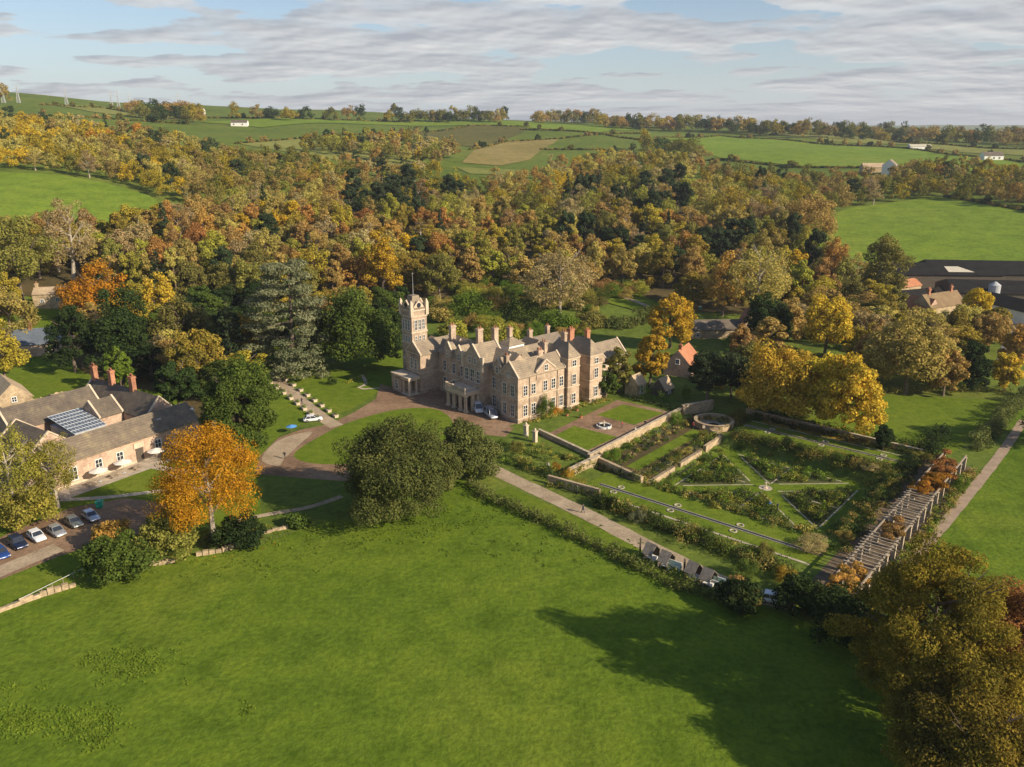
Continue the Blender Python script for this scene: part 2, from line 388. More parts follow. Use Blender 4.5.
# fields and woodland floor
psheet('meadow', [(-60, 700), (-40, 625), (60, 592), (150, 560), (250, 548), (330, 520), (400, 520), (462, 478), (480, 490), (560, 528), (640, 566), (700, 592), (760, 606), (850, 640), (1100, 700), (1200, 900), (500, 1000), (-200, 900)], MEADOW, .02, 8)
psheet('left_field', [(-20, 172), (60, 175), (100, 182), (150, 196), (165, 208), (140, 224), (60, 230), (-20, 232)], FIELD, .3, 12)
psheet('east_field', [(780, 228), (800, 262), (850, 262), (900, 264), (960, 266), (1060, 278), (1060, 218), (1000, 207), (940, 197), (890, 203), (850, 208), (815, 222)], FIELD, .3, 12)
psheet('hill_field', [(655, 137), (720, 135), (800, 141), (925, 150), (1000, 158), (1040, 164), (1040, 178), (960, 171), (880, 167), (800, 166), (720, 158)], FIELD, .4, 25)
psheet('upper_field', [(770, 134), (850, 133), (925, 146), (820, 140)], STUBBLE, .5, 25)
psheet('upper_field', [(900, 143), (1040, 150), (1040, 157), (930, 149)], STUBBLE, .5, 25)
psheet('ochre_field', [(462, 163), (475, 150), (505, 141), (560, 138), (545, 148), (530, 160), (500, 166)], OCHRE, .4, 20)
psheet('olive_field', [(385, 133), (470, 125), (530, 126), (520, 134), (480, 148), (420, 140)], OLIVEF, .4, 20)
psheet('pale_field', [(235, 143), (300, 138), (370, 152), (440, 166), (400, 168), (320, 158)], STUBBLE, .4, 20)
psheet('pale_field', [(455, 167), (520, 170), (545, 176), (470, 174)], STUBBLE, .4, 20)
psheet('pale_field', [(40, 104), (100, 107), (190, 116), (180, 121), (90, 112)], STUBBLE, .6, 30)
psheet('skyline_field', [(200, 122), (300, 118), (420, 120), (520, 122), (640, 128), (600, 133), (500, 125), (380, 125), (260, 128)], FIELD, .6, 30)
psheet('woodland_floor', [(-30, 236), (130, 232), (165, 222), (200, 212), (260, 198), (330, 184), (480, 192), (640, 184), (720, 188), (800, 205), (830, 225), (785, 240), (800, 264), (880, 276), (890, 290), (800, 318), (700, 312), (640, 296), (600, 306), (560, 306), (480, 296), (430, 300), (400, 315), (330, 330), (280, 335), (200, 330), (100, 320), (60, 300), (-30, 290)], LITTER, .25, 10)
psheet('park_grass', [(-30, 296), (60, 304), (100, 324), (200, 334), (280, 340), (330, 336), (400, 330), (420, 360), (385, 388), (350, 410), (285, 430), (255, 460), (262, 520), (150, 555), (60, 590), (-40, 620)], LAWN, .010, 6)
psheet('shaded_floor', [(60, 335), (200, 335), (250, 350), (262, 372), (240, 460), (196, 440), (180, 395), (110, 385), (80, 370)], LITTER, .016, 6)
psheet('east_lawn', [(800, 420), (880, 395), (1000, 400), (985, 430), (950, 455), (900, 448), (850, 440)], LAWN, .010, 5)
psheet('south_east_field', [(1000, 405), (1100, 400), (1200, 700), (1050, 640), (960, 600), (918, 562), (1000, 462), (1012, 430)], MEADOW, .012, 6)
psheet('leaf_strewn_grass', [(770, 418), (800, 420), (850, 432), (872, 440), (850, 444), (810, 436), (760, 428)], LEAFFALL, .016, 4, True)
# drives
psheet('forecourt', [(255, 474), (260, 456), (278, 438), (300, 430), (330, 424), (355, 412), (376, 399), (380, 384), (400, 390), (440, 402), (480, 417), (514, 428), (505, 437), (478, 434), (458, 436), (450, 460), (430, 478), (380, 484), (300, 478)], GRAVEL, .030, 5)
sheet('forecourt', [frame(u, v, AH) for u, v in ((-6, .3), (.8, .3), (.8, 32), (-2, 42), (-10, 42), (-10, 30), (-7, 12))], GRAVEL, .024, 4)
psheet('oval_lawn', [(294, 455), (312, 441), (345, 424), (385, 412), (415, 408), (438, 410), (451, 419), (453, 430), (440, 445), (410, 458), (350, 464), (310, 463)], LAWN, .036, 5, True)
psheet('bare_gravel', [(262, 460), (272, 445), (290, 436), (312, 432), (300, 444), (285, 458), (278, 466)], PALEGRAVEL, .036, 4, True)
pribbon('drive', [(470, 457), (500, 473), (540, 492), (590, 516), (640, 542), (690, 567), (750, 594), (800, 606)], 3.6, PALEGRAVEL, off=.032, wobble=.06)
pribbon('drive_verge', [(500, 490), (560, 518), (620, 547), (700, 585)], 4.5, LAWN, off=.028)
psheet('car_park', [(-30, 590), (-30, 552), (20, 528), (70, 508), (125, 498), (175, 505), (190, 520), (150, 532), (110, 540), (60, 556), (0, 580)], GRAVEL, .030, 4)
pribbon('park_road', [(-20, 580), (20, 563), (62, 546)], 3.6, PALEGRAVEL, off=.038)
pribbon('footpath', [(60, 500), (110, 497), (170, 490), (230, 486)], 1.4, PAVING, off=.020)
pribbon('footpath', [(232, 522), (270, 514), (310, 507), (345, 495)], 1.3, PALEGRAVEL, off=.020)
pribbon('garden_walk', [(905, 572), (922, 550), (960, 505), (1000, 455), (1024, 420)], 1.9, WALKG, off=.020, wobble=.08)
pribbon('farm_lane', [(1000, 372), (1008, 350), (1012, 330), (1020, 312)], 4, mat('lane_tarmac', (.16, .15, .15), .9, .2, .5), off=.06)
pribbon('wood_path', [(606, 294), (630, 300), (650, 308)], 2.2, PALEGRAVEL, off=.35)
psheet('terrace_grass', [(600, 296), (640, 294), (660, 306), (640, 312), (610, 304)], LAWN, .30, 5)
# ------------------------------------------------------------------ trees
def leafcloud(cen, rad, n, size, rng, squash=.8, up=.25, fill=.35):
    """n leaf quads spread over clumps (centres cen, radii rad)"""
    k = rng.choice(len(cen), n, p=rad ** 2 / (rad ** 2).sum())
    d = rng.normal(size=(n, 3)); d /= np.linalg.norm(d, axis=1)[:, None]
    r = rad[k] * np.where(rng.random(n) < fill, rng.random(n) ** .5, .82 + .3 * rng.random(n))
    p = cen[k] + d * r[:, None] * np.array([1, 1, squash])
    nn = d + rng.normal(size=(n, 3)) * .55; nn[:, 2] += up
    nn /= np.linalg.norm(nn, axis=1)[:, None]
    a = np.cross(nn, rng.normal(size=(n, 3))); a /= np.linalg.norm(a, axis=1)[:, None]
    b = np.cross(nn, a); s = size * (.6 + .8 * rng.random(n))[:, None]
    v = np.stack([p - a * s * .62, p - b * s * .42, p + a * s * .62, p + b * s * .42], 1).reshape(-1, 3)
    return v, np.arange(4 * n).reshape(n, 4)
def lump(d, seed, k=2.1, amp=.30):
    ph = np.random.default_rng(seed).random((4, 3)) * 6.28
    s = 0
    for i in range(4): s = s + np.sin(d[:, 0] * k * (1 + i * .6) + ph[i, 0]) * np.sin(d[:, 1] * k * (1 + i * .6) + ph[i, 1]) * np.cos(d[:, 2] * k + ph[i, 2]) / (1 + i * .5)
    return 1 + amp * s
def crown_clumps(shape, h, w, nc, rng, seed, base0=None):
    """clump centres and radii of a crown for a tree of height h, width w"""
    R_ = w / 2
    if shape in ('round', 'bush', 'oval', 'sparse'):
        d = rng.normal(size=(nc * 3, 3)); d /= np.linalg.norm(d, axis=1)[:, None]
        d = d[d[:, 2] > (-.25 if shape == 'bush' else -.85)][:nc]
        q = (.45 + .55 * rng.random(len(d)) ** .5) * lump(d, seed)
        base = {'round': .06, 'bush': -.04, 'oval': .03, 'sparse': .12}[shape] * h if base0 is None else base0 * h
        zc = base + (h - base) * (.36 if shape == 'bush' else .5); rz = (h - zc)
        if shape == 'bush': dn = d[:, 2] < 0
        cen = d * q[:, None] * np.array([R_, R_, rz]) * .86
        if shape == 'round': 
            f = 1 - .25 * np.clip(cen[:, 2] / rz, -1, 1); cen[:, :2] *= f[:, None]
        if shape == 'oval': cen[:, :2] *= np.sqrt(np.clip(1 - (cen[:, 2] / rz) * .35, .3, 1.3))[:, None]
        cen[:, 2] += zc
        rad = (R_ * ((.235 if shape == 'bush' else .155 if nc >= 180 and shape == 'round' else .212) if nc > 60 else .26)) * (.6 + .7 * rng.random(len(cen)))
        if shape == 'sparse': rad *= .75
        return cen, rad
    if shape == 'conifer':
        t = rng.random(nc) ** .75; z = h * (.10 + .9 * t); a = rng.random(nc) * 6.28
        env = R_ * (1 - t) ** .75 + .25; r = env * (.45 + .5 * rng.random(nc))
        return np.stack([r * np.cos(a), r * np.sin(a), z - r * .2], 1), np.maximum(.35, env * .38)
    if shape == 'pine':
        t = rng.random(nc); z = h * (.35 + .62 * t); a = rng.random(nc) * 6.28
        env = R_ * np.sqrt(np.clip(1 - (t * 1.15 - .3) ** 2, .05, 1)); r = env * (.2 + .75 * rng.random(nc) ** .6)
        return np.stack([r * np.cos(a), r * np.sin(a), z], 1), R_ * (.2 + .16 * rng.random(nc))
    if shape == 'cedar':
        cen = []; rad = []
        for i in range(nc):
            t = rng.random(); L_ = R_ * (1.0 - .6 * t ** 1.8) * (.35 + .65 * rng.random() ** .5); a = rng.integers(0, 9) * .7 + t * 5 + rng.normal() * .12
            tier = round(t * 9) / 9 + rng.normal() * .018
            cen.append((L_ * math.cos(a), L_ * math.sin(a), h * (.10 + .86 * tier) - L_ * .10)); rad.append(R_ * (.13 + .09 * rng.random()))
        return np.array(cen), np.array(rad)
def limbs(shape, h, w, rng, mb, n=7, mi=0, thick=1.0):
    r0 = h * .022 * thick; top = {'conifer': .97, 'pine': .9, 'cedar': .95, 'sparse': .86}.get(shape, .72)
    bend = rng.normal(size=2) * h * .012
    tr = [(0, 0, -.4), (bend[0] * .4, bend[1] * .4, h * .14), (bend[0], bend[1], h * .35), (bend[0] * 1.6, bend[1] * 1.3, h * top)]
    mb.tube(tr, [r0 * 1.35, r0, r0 * .75, r0 * .18], 7, mi)
    for i in range(n):
        t = .2 + .5 * (i + rng.random()) / n; z = h * t * (1.0 if shape != 'pine' else 1.25); a = i * 2.4 + rng.random()
        L_ = w * .42 * (1 - .35 * t); rise = {'conifer': -.1, 'cedar': .05, 'pine': .3}.get(shape, .75) * L_
        p0 = (bend[0], bend[1], z); p1 = (L_ * .5 * math.cos(a), L_ * .5 * math.sin(a), z + rise * .55); p2 = (L_ * math.cos(a + .2), L_ * math.sin(a + .2), z + rise * 1.15)
        rb = r0 * .42
        mb.tube([p0, p1, p2], [rb, rb * .6, rb * .15], 5, mi)
        if shape in ('sparse', 'round', 'oval'):
            for k in range(3 if shape == 'sparse' else 2):
                b = a + rng.normal() * .7; q = (p1[0] + L_ * .4 * math.cos(b), p1[1] + L_ * .4 * math.sin(b), p1[2] + L_ * (.35 + .3 * rng.random()))
                mb.tube([p1, q], [rb * .5, rb * .1], 4, mi)
def np_mb(mb): return np.array(mb.v, float), mb.f
PRESET = dict(round=(46, .35), bush=(40, .3), oval=(46, .35), sparse=(50, .12), conifer=(90, .4), pine=(44, .3), cedar=(130, .3))
def crown_mesh(shape, h, w, nleaf, size, seed, material, nc=None, squash=None, base0=None):
    rg = np.random.default_rng(seed); k, fill = PRESET[shape]
    cen, rad = crown_clumps(shape, h, w, nc or k, rg, seed, base0)
    v, f = leafcloud(cen, rad, nleaf, size, rg, squash or {'cedar': .35, 'conifer': .6, 'pine': .55}.get(shape, .8), .5 if shape == 'cedar' else .25, fill)
    v[:, 2] = np.maximum(v[:, 2], .05)
    return mesh_np('crown_' + shape, v, f, [material])
def trunk_mesh(shape, h, w, seed, material, n=7, thick=1.0):
    mb = MB(); limbs(shape, h, w, np.random.default_rng(seed + 99), mb, n, 0, thick)
    return mb.mesh('trunk_' + shape, material)
# shared trees for the wood: height 18, width 12
PROTO = {}
for sh, cnt in (('round', 5), ('oval', 4), ('sparse', 4), ('conifer', 2), ('pine', 3), ('bush', 3)):
    w0 = {'conifer': 7, 'pine': 10, 'oval': 9, 'bush': 22}.get(sh, 12.5)
    for i in range(cnt):
        nl = {'sparse': 4200, 'conifer': 6400, 'bush': 7000}.get(sh, 7600)
        PROTO[sh, i] = (crown_mesh(sh, 18, w0, nl, .5 if sh != 'sparse' else .4, 100 + i * 7 + len(sh), LEAF['olive']), trunk_mesh(sh, 18, w0, i, PALEBARK if sh == 'sparse' else BARK, 6 if sh != 'sparse' else 9), w0)
def set_leaf(o, key):
    o.material_slots[0].link = 'OBJECT'; o.material_slots[0].material = LEAF[key]
def wood_tree(name, shape, i, p, h, w, key, label, cat, group, parts=True):
    cm, tm, w0 = PROTO[shape, i]
    e = thing(name, label, cat, (p[0], p[1], p[2] - .3), rnd.random() * 6.28, group)
    e.scale = (w / w0, w / w0, h / 18)
    c = link('crown', cm, e); set_leaf(c, key)
    if parts: link('trunk', tm, e)
    return e
HERO_POS = []
def hero(name, shape, px, py, ptop, wpx, key, label, cat='tree', group=None, nleaf=12000, size=.4, nc=70, bark=None, thick=1.0, n=9, pos=None, h=None, w=None, base0=None):
    p = pos or at(px, py); k = depth_px(p)
    w = w or wpx / k; h = h or max(1.2, height_at(p, ptop))
    seed = int(abs(px * 13 + py * 7)) % 9973
    e = thing(name, label, cat, p, rnd.random() * 6.28, group)
    HERO_POS.append((p.x, p.y, w * .5))
    link('crown', crown_mesh(shape, h, w, nleaf, size, seed, LEAF[key], nc, None, base0), e)
    if shape != 'bush': link('trunk', trunk_mesh(shape, h, w, seed, bark or BARK, n, thick), e)
    return e
B_, SH = 'broadleaf_tree', 'shrub'
# around the meadow and the carriage drive
hero('oak_tree', 'round', 0, 0, 0, 0, 'oakdark', 'huge olive and gold oak filling the bottom right corner of the meadow', nleaf=120000, size=.21, nc=190, pos=Vector((46.5, 78, 0)), h=22.5, w=20)
hero('oak_tree', 'round', 5, 0, 0, 0, 'russet', 'brown and gold tree just behind the huge corner oak, cut by the photo edge', nleaf=60000, size=.21, nc=150, pos=Vector((57, 80, 0)), h=17, w=13)
hero('oak_tree', 'round', 9, 3, 0, 0, 'oakdark', 'low dark oak in front of the huge corner oak at the bottom edge', nleaf=60000, size=.21, nc=140, pos=Vector((45, 66, 0)), h=13, w=15)
hero('holm_oak', 'bush', 397, 512, 418, 108, 'hollow', 'broad rounded evergreen oak on the meadow edge below the oval lawn', nleaf=85000, size=.29, nc=200)
hero('holm_oak', 'bush', 468, 474, 424, 62, 'hollow', 'smaller evergreen oak touching the broad one, beside the drive', nleaf=34000, size=.3, nc=100)
hero('holm_oak', 'bush', 437, 492, 440, 50, 'hollow', 'low evergreen oak filling the gap between the broad one and its smaller neighbour', nleaf=22000, size=.3, nc=80)
hero('beech_tree', 'round', 214, 543, 424, 108, 'orange', 'bright orange beech with a pale trunk on the meadow edge', nleaf=40000, size=.21, nc=150, base0=.17, bark=PALEBARK)
hero('lime_tree', 'round', 244, 462, 360, 74, 'green', 'large dark green tree right of the long brick building', nleaf=50000, size=.34, nc=150)
hero('birch_tree', 'sparse', 20, 520, 428, 60, 'lime', 'pale yellow thin tree by the parked cars, at the left edge', nleaf=9500, size=.22, nc=170, bark=PALEBARK)
hero('birch_tree', 'sparse', 58, 508, 430, 56, 'lime', 'pale yellow thin tree in front of the brick building corner', nleaf=9500, size=.22, nc=170, bark=PALEBARK)
hero(SH, 'bush', 30, 524, 486, 62, 'lime', 'yellow low shrubs under the pale thin trees', 'shrub', nleaf=5000, size=.32)
hero(SH, 'bush', 120, 577, 534, 70, 'green', 'large dark green bush on the bank by the road end', 'shrub', nleaf=11000, size=.32, nc=90)
hero(SH, 'bush', 112, 548, 520, 40, 'russet', 'pinkish brown shrub behind the large dark bush', 'shrub', nleaf=4500, size=.32)
hero(SH, 'bush', 172, 555, 505, 62, 'olive', 'olive green shrubs left of the orange beech trunk', 'shrub', nleaf=9000, size=.32, nc=80)
hero(SH, 'bush', 238, 545, 520, 54, 'dark', 'dark low bush right of the orange beech trunk', 'shrub', nleaf=6000, size=.32)
hero(SH, 'bush', 296, 526, 515, 24, 'green', 'small low bush on the grass left of the broad evergreen oak', 'shrub', nleaf=2000, size=.3)
# park trees behind the long brick building
hero('cedar_tree', 'cedar', 292, 372, 260, 86, 'cedar', 'tall blue grey cedar with layered boughs above the flower walk', nleaf=34000, size=.45, nc=230)
hero('holm_oak', 'bush', 354, 370, 286, 78, 'green', 'dark evergreen oak beside the clock tower', nleaf=22000, size=.5, nc=110)
hero('fir_tree', 'conifer', 233, 372, 297, 42, 'conifer', 'spiky dark fir with a bare tip left of the cedar', nleaf=8000, size=.5, nc=120)
hero('copper_beech', 'round', 100, 318, 266, 62, 'orange', 'wide orange tree beside the pale stone house', nleaf=12000, size=.55, nc=80)
hero('maple_tree', 'oval', 164, 326, 270, 32, 'bright', 'small flame yellow tree standing before the wood', nleaf=6000, size=.5, nc=60)
hero('holm_oak', 'bush', 126, 366, 290, 66, 'dark', 'rounded dark evergreen tree behind the brick chimneys', nleaf=20000, size=.5, nc=110)
hero('yew_tree', 'oval', 76, 372, 304, 44, 'dark', 'narrow dark evergreen left of the rounded dark one', nleaf=11000, size=.5, nc=80)
hero('cypress_tree', 'oval', 122, 392, 345, 30, 'fresh', 'light green conical tree by the orange chimneys', nleaf=7000, size=.42, nc=70)
hero(B_, 'round', 184, 360, 296, 60, 'olive', 'olive green tree behind the dark evergreens left of the fir', nleaf=14000, size=.5, nc=90)
hero(B_, 'round', 200, 392, 328, 54, 'oakgold', 'green and gold tree between the fir and the long roof', nleaf=13000, size=.5, nc=90)
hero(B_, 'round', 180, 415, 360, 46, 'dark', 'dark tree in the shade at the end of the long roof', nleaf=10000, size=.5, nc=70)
hero(B_, 'round', 22, 300, 205, 74, 'olive', 'tall green tree below the left field with orange top', nleaf=13000, size=.6, nc=90)
hero('bare_tree', 'sparse', 74, 284, 196, 56, 'pale', 'pale half bare tree at the edge of the left field', nleaf=6000, size=.45, nc=80, bark=PALEBARK)
hero(B_, 'round', 14, 350, 288, 52, 'straw', 'yellow tree beside the blue slate roof at the left edge', nleaf=9000, size=.5, nc=70)
hero(B_, 'round', 6, 385, 320, 44, 'oakgold', 'golden brown tree in front of the blue slate roof', nleaf=7000, size=.5, nc=60)
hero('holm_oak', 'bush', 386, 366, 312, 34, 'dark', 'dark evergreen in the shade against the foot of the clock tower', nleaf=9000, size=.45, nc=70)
hero(B_, 'round', 1018, 655, 600, 60, 'gold', 'golden tree at the right photo edge above the corner oak', nleaf=14000, size=.28, nc=90)
for bx_, by_, br_ in ((57, 310, 11), (56, 322, 9), (60, 334, 8), (42, 352, 13), (40, 366, 10), (8, 356, 8), (682, 378, 10), (722, 338, 16), (722, 350, 12), (936, 318, 13), (930, 330, 9), (910, 300, 12), (960, 300, 18), (1000, 305, 18), (890, 283, 10)):
    q_ = at(bx_, by_); HERO_POS.append((q_.x, q_.y, br_))
# behind and beside the great house
hero('bare_tree', 'sparse', 560, 320, 248, 72, 'pale', 'pale brown half bare tree on the slope behind the house', nleaf=11000, size=.48, nc=110, bark=PALEBARK)
hero(B_, 'oval', 649, 388, 330, 34, 'gold', 'golden columnar tree left of the orange roofed cottage', nleaf=10000, size=.45, nc=80)
hero(B_, 'round', 670, 348, 291, 46, 'gold', 'golden tree behind the orange roofed cottage', nleaf=12000, size=.5, nc=90)
hero(B_, 'round', 618, 392, 346, 30, 'olive', 'small olive tree at the east end of the great house', nleaf=5500, size=.42)
hero(B_, 'round', 606, 398, 366, 24, 'green', 'small green tree against the east bay of the great house', nleaf=4500, size=.4)
hero('pine_tree', 'pine', 706, 404, 353, 36, 'conifer', 'dark blue green pine in front of the orange roofed cottage', nleaf=10000, size=.42, nc=70)
hero('pine_tree', 'pine', 731, 398, 355, 34, 'conifer', 'dark pine right of its blue green twin by the garden wall', nleaf=10000, size=.42, nc=70)
hero(B_, 'bush', 783, 418, 340, 84, 'bright', 'broad golden yellow tree on the lawn beyond the east rill', nleaf=24000, size=.46, nc=120)
hero(B_, 'bush', 848, 437, 342, 62, 'bright', 'tall yellow brown tree nearest the dark leaning yew', nleaf=24000, size=.46, nc=120)
hero(B_, 'bush', 816, 424, 344, 60, 'bright', 'yellow tree between the two broad golden trees', nleaf=12000, size=.46, nc=80)
hero(B_, 'round', 824, 358, 292, 54, 'bright', 'orange gold tree behind the broad golden trees', nleaf=12000, size=.5, nc=80)
hero(B_, 'round', 766, 348, 290, 48, 'dark', 'dark tree left of the orange gold tree', nleaf=10000, size=.5, nc=70)
hero(B_, 'sparse', 755, 318, 244, 76, 'straw', 'wide pale green tree with bare limbs showing, above the brick lodge', nleaf=9000, size=.5, nc=100, bark=PALEBARK)
hero(B_, 'round', 722, 316, 254, 36, 'russet', 'russet tree left of the wide pale green one', nleaf=7000, size=.5, nc=60)
hero(B_, 'round', 905, 394, 308, 74, 'straw', 'large yellow and brown tree on the edge of the east lawn', nleaf=20000, size=.48, nc=120)
hero(B_, 'sparse', 876, 380, 320, 44, 'brown', 'brown thinning tree left of the large yellow and brown one', nleaf=8000, size=.48, nc=80)
hero(B_, 'round', 943, 396, 348, 40, 'brown', 'brown tree at the far end of the east lawn', nleaf=8000, size=.48)
hero(B_, 'round', 971, 330, 286, 36, 'gold', 'yellow tree before the farm barns', nleaf=8000, size=.5)
hero(B_, 'round', 1004, 392, 352, 32, 'bright', 'bright yellow small tree by the farm lane', nleaf=6500, size=.45)
hero('yew_tree', 'bush', 968, 392, 340, 34, 'dark', 'dark green tree left of the bright yellow one by the lane', nleaf=7000, size=.48)
hero(B_, 'round', 880, 300, 236, 50, 'olive', 'olive tree standing at the corner of the big east field', nleaf=10000, size=.55, nc=80)
hero(B_, 'round', 728, 236, 184, 44, 'oakgold', 'olive brown tree on the ridge of the wood', nleaf=5000, size=.7)
hero(B_, 'bush', 808, 240, 190, 52, 'brown', 'dark brown wide tree at the left end of the big east field', nleaf=9000, size=.7, nc=70)
hero('yew_tree', 'oval', 883, 450, 425, 19, 'dark', 'dark leaning columnar yew on the east lawn', nleaf=6000, size=.3, nc=60)
hero(B_, 'round', 440, 300, 250, 44, 'olive', 'olive tree right behind the clock tower', nleaf=9000, size=.5)
hero(B_, 'oval', 383, 300, 222, 40, 'gold', 'tall golden tree left of the clock tower flagpole', nleaf=11000, size=.5, nc=80)
hero(B_, 'round', 400, 345, 312, 28, 'dark', 'small dark tree in shade at the foot of the clock tower', nleaf=5000, size=.45)
hero(B_, 'bush', 1052, 445, 380, 60, 'green', 'green tree beyond the right edge beside the garden walk', nleaf=9000, size=.4)
for px_, py_, pt_, w_, k_, l_ in ((748, 392, 336, 44, 'olive', 'olive tree between the dark pines and the broad golden trees'), (742, 366, 326, 34, 'brown', 'brown tree in the walled yard beside the lodge'), (932, 380, 334, 46, 'straw', 'straw coloured tree right of the large yellow and brown one'), (955, 350, 312, 38, 'oakgold', 'olive gold tree hiding the foot of the farmhouse'),
        (988, 352, 310, 40, 'brown', 'brown tree by the lane in front of the silo'), (918, 344, 308, 36, 'olive', 'olive tree left of the farmhouse gable'), (1018, 366, 322, 36, 'russet', 'russet tree at the right edge beside the farm lane'), (866, 372, 326, 44, 'oakgold', 'olive gold tree behind the merged golden clump'), (895, 276, 252, 26, 'olive', 'small olive tree at the left end of the barns')):
    hero(B_, 'round', px_, py_, pt_, w_, k_, l_, nleaf=12000, size=.42, nc=90)
# shaded trees along the drive end
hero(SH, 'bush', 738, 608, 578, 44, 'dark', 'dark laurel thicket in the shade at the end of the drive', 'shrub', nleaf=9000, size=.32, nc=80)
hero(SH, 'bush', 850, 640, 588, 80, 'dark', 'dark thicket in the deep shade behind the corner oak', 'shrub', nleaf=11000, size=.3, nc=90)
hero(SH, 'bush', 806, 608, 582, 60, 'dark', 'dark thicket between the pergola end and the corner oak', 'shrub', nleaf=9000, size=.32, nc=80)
hero(SH, 'bush', 740, 604, 580, 40, 'brown', 'brown shrub at the end of the long field hedge', 'shrub', nleaf=5000, size=.32)
# slope of shrubs behind the great house
for (x, y, t, w, k, l) in ((470, 318, 290, 50, 'fresh', 'bright green shrub mass behind the left roofs of the great house'), (520, 322, 298, 46, 'green', 'green shrub mass behind the lantern roof'), (555, 330, 312, 40, 'fresh', 'light green shrubs behind the service wing roofs'),
                           (440, 322, 304, 26, 'straw', 'straw coloured shrub right of the clock tower'), (590, 326, 312, 34, 'olive', 'olive shrubs at the far end of the rear roofs'), (500, 345, 325, 40, 'lime', 'yellow green shrubs close behind the great house'), (455, 340, 318, 30, 'lime', 'yellow shrub beside the clock tower stage')):
    hero(SH, 'bush', x, y, t, w, k, l, 'shrub', nleaf=4500, size=.45)

# the wood: scattered over the polygons below, each tree standing where its foot is seen
def inside(poly, x, y):
    c = False; j = len(poly) - 1
    for i in range(len(poly)):
        xi, yi = poly[i]; xj, yj = poly[j]
        if (yi > y) != (yj > y) and x < (xj - xi) * (y - yi) / (yj - yi) + xi: c = not c
        j = i
    return c
WOODS = [
    ([(-40, 252), (130, 246), (165, 232), (205, 220), (260, 204), (330, 188), (400, 190), (480, 196), (560, 190), (640, 184), (720, 190), (800, 212), (826, 232), (790, 244), (802, 268), (858, 282), (870, 300), (800, 306), (735, 300), (700, 296), (645, 286), (600, 290), (560, 298), (480, 290), (430, 288), (400, 296), (330, 308), (280, 312), (200, 312), (120, 300), (60, 290), (-40, 278)], 'wood'),
    ([(690, 304), (750, 306), (800, 312), (870, 304), (900, 318), (940, 332), (1000, 340), (1000, 352), (950, 362), (890, 372), (850, 340), (790, 340), (770, 360), (742, 352), (752, 322), (700, 314)], 'park'),
    ([(-30, 300), (40, 296), (130, 304), (200, 316), (280, 318), (330, 312), (400, 306), (400, 330), (330, 345), (262, 350), (262, 380), (225, 400), (190, 400), (140, 376), (110, 345), (80, 318), (-30, 312)], 'west'),
    ([(-40, 168), (60, 172), (110, 182), (150, 194), (200, 206), (330, 184), (440, 180), (430, 174), (330, 168), (235, 160), (200, 152), (150, 137), (60, 127), (-40, 121)], 'upper'),
    ([(545, 180), (600, 184), (680, 184), (700, 170), (650, 160), (600, 163), (560, 170)], 'upper'),
    ([(690, 172), (800, 186), (880, 186), (925, 180), (942, 196), (885, 204), (830, 214), (800, 212), (720, 188)], 'east'),
    ([(880, 184), (930, 172), (985, 176), (1060, 190), (1060, 212), (1000, 206), (940, 198)], 'east'),
    ([(300, 152), (350, 144), (420, 158), (440, 168), (380, 162)], 'copse'),
    ([(365, 138), (450, 150), (462, 160), (430, 160), (370, 148)], 'copse')]
placed = []
KGRID = np.array([[depth_px(at(-60 + 40 * i, 98 + 4 * j)) for i in range(29)] for j in range(55)])
groups = {}
def scatter(poly, zone, dens=1.0):
    xs = [p[0] for p in poly]; ys = [p[1] for p in poly]
    out = []; tries = 0; area = (max(xs) - min(xs)) * (max(ys) - min(ys))
    fails = 0
    while fails < 400:
        x = rnd.uniform(min(xs), max(xs)); y = rnd.uniform(min(ys), max(ys))
        if not inside(poly, x, y): continue
        k = KGRID[int(np.clip((y - 96) / 4, 0, 54)), int(np.clip((x + 60) / 40, 0, 28))]; sx_, sy_ = 8.0 * k * dens, max(2.2, 2.9 * k * dens)
        if any(((x - q[0]) / sx_) ** 2 + ((y - q[1]) / sy_) ** 2 < 1 for q in placed): fails += 1; continue
        p = at(x, y)
        if any((p.x - a) ** 2 + (p.y - b) ** 2 < (r + 2.5) ** 2 for a, b, r in HERO_POS):
            fails += 1; continue
        fails = 0; placed.append((x, y)); out.append((x, y, p))
    return out
def wn(x, y, s): return float(np.sin(x * .013 * s + 1) * np.cos(y * .029 * s + 2.3) + .6 * np.sin(x * .031 * s + y * .05 * s))
cand = []
for poly, zone in WOODS: cand += [(zone, *c) for c in scatter(poly, zone)]
cand.sort(key=lambda c: c[3].length)
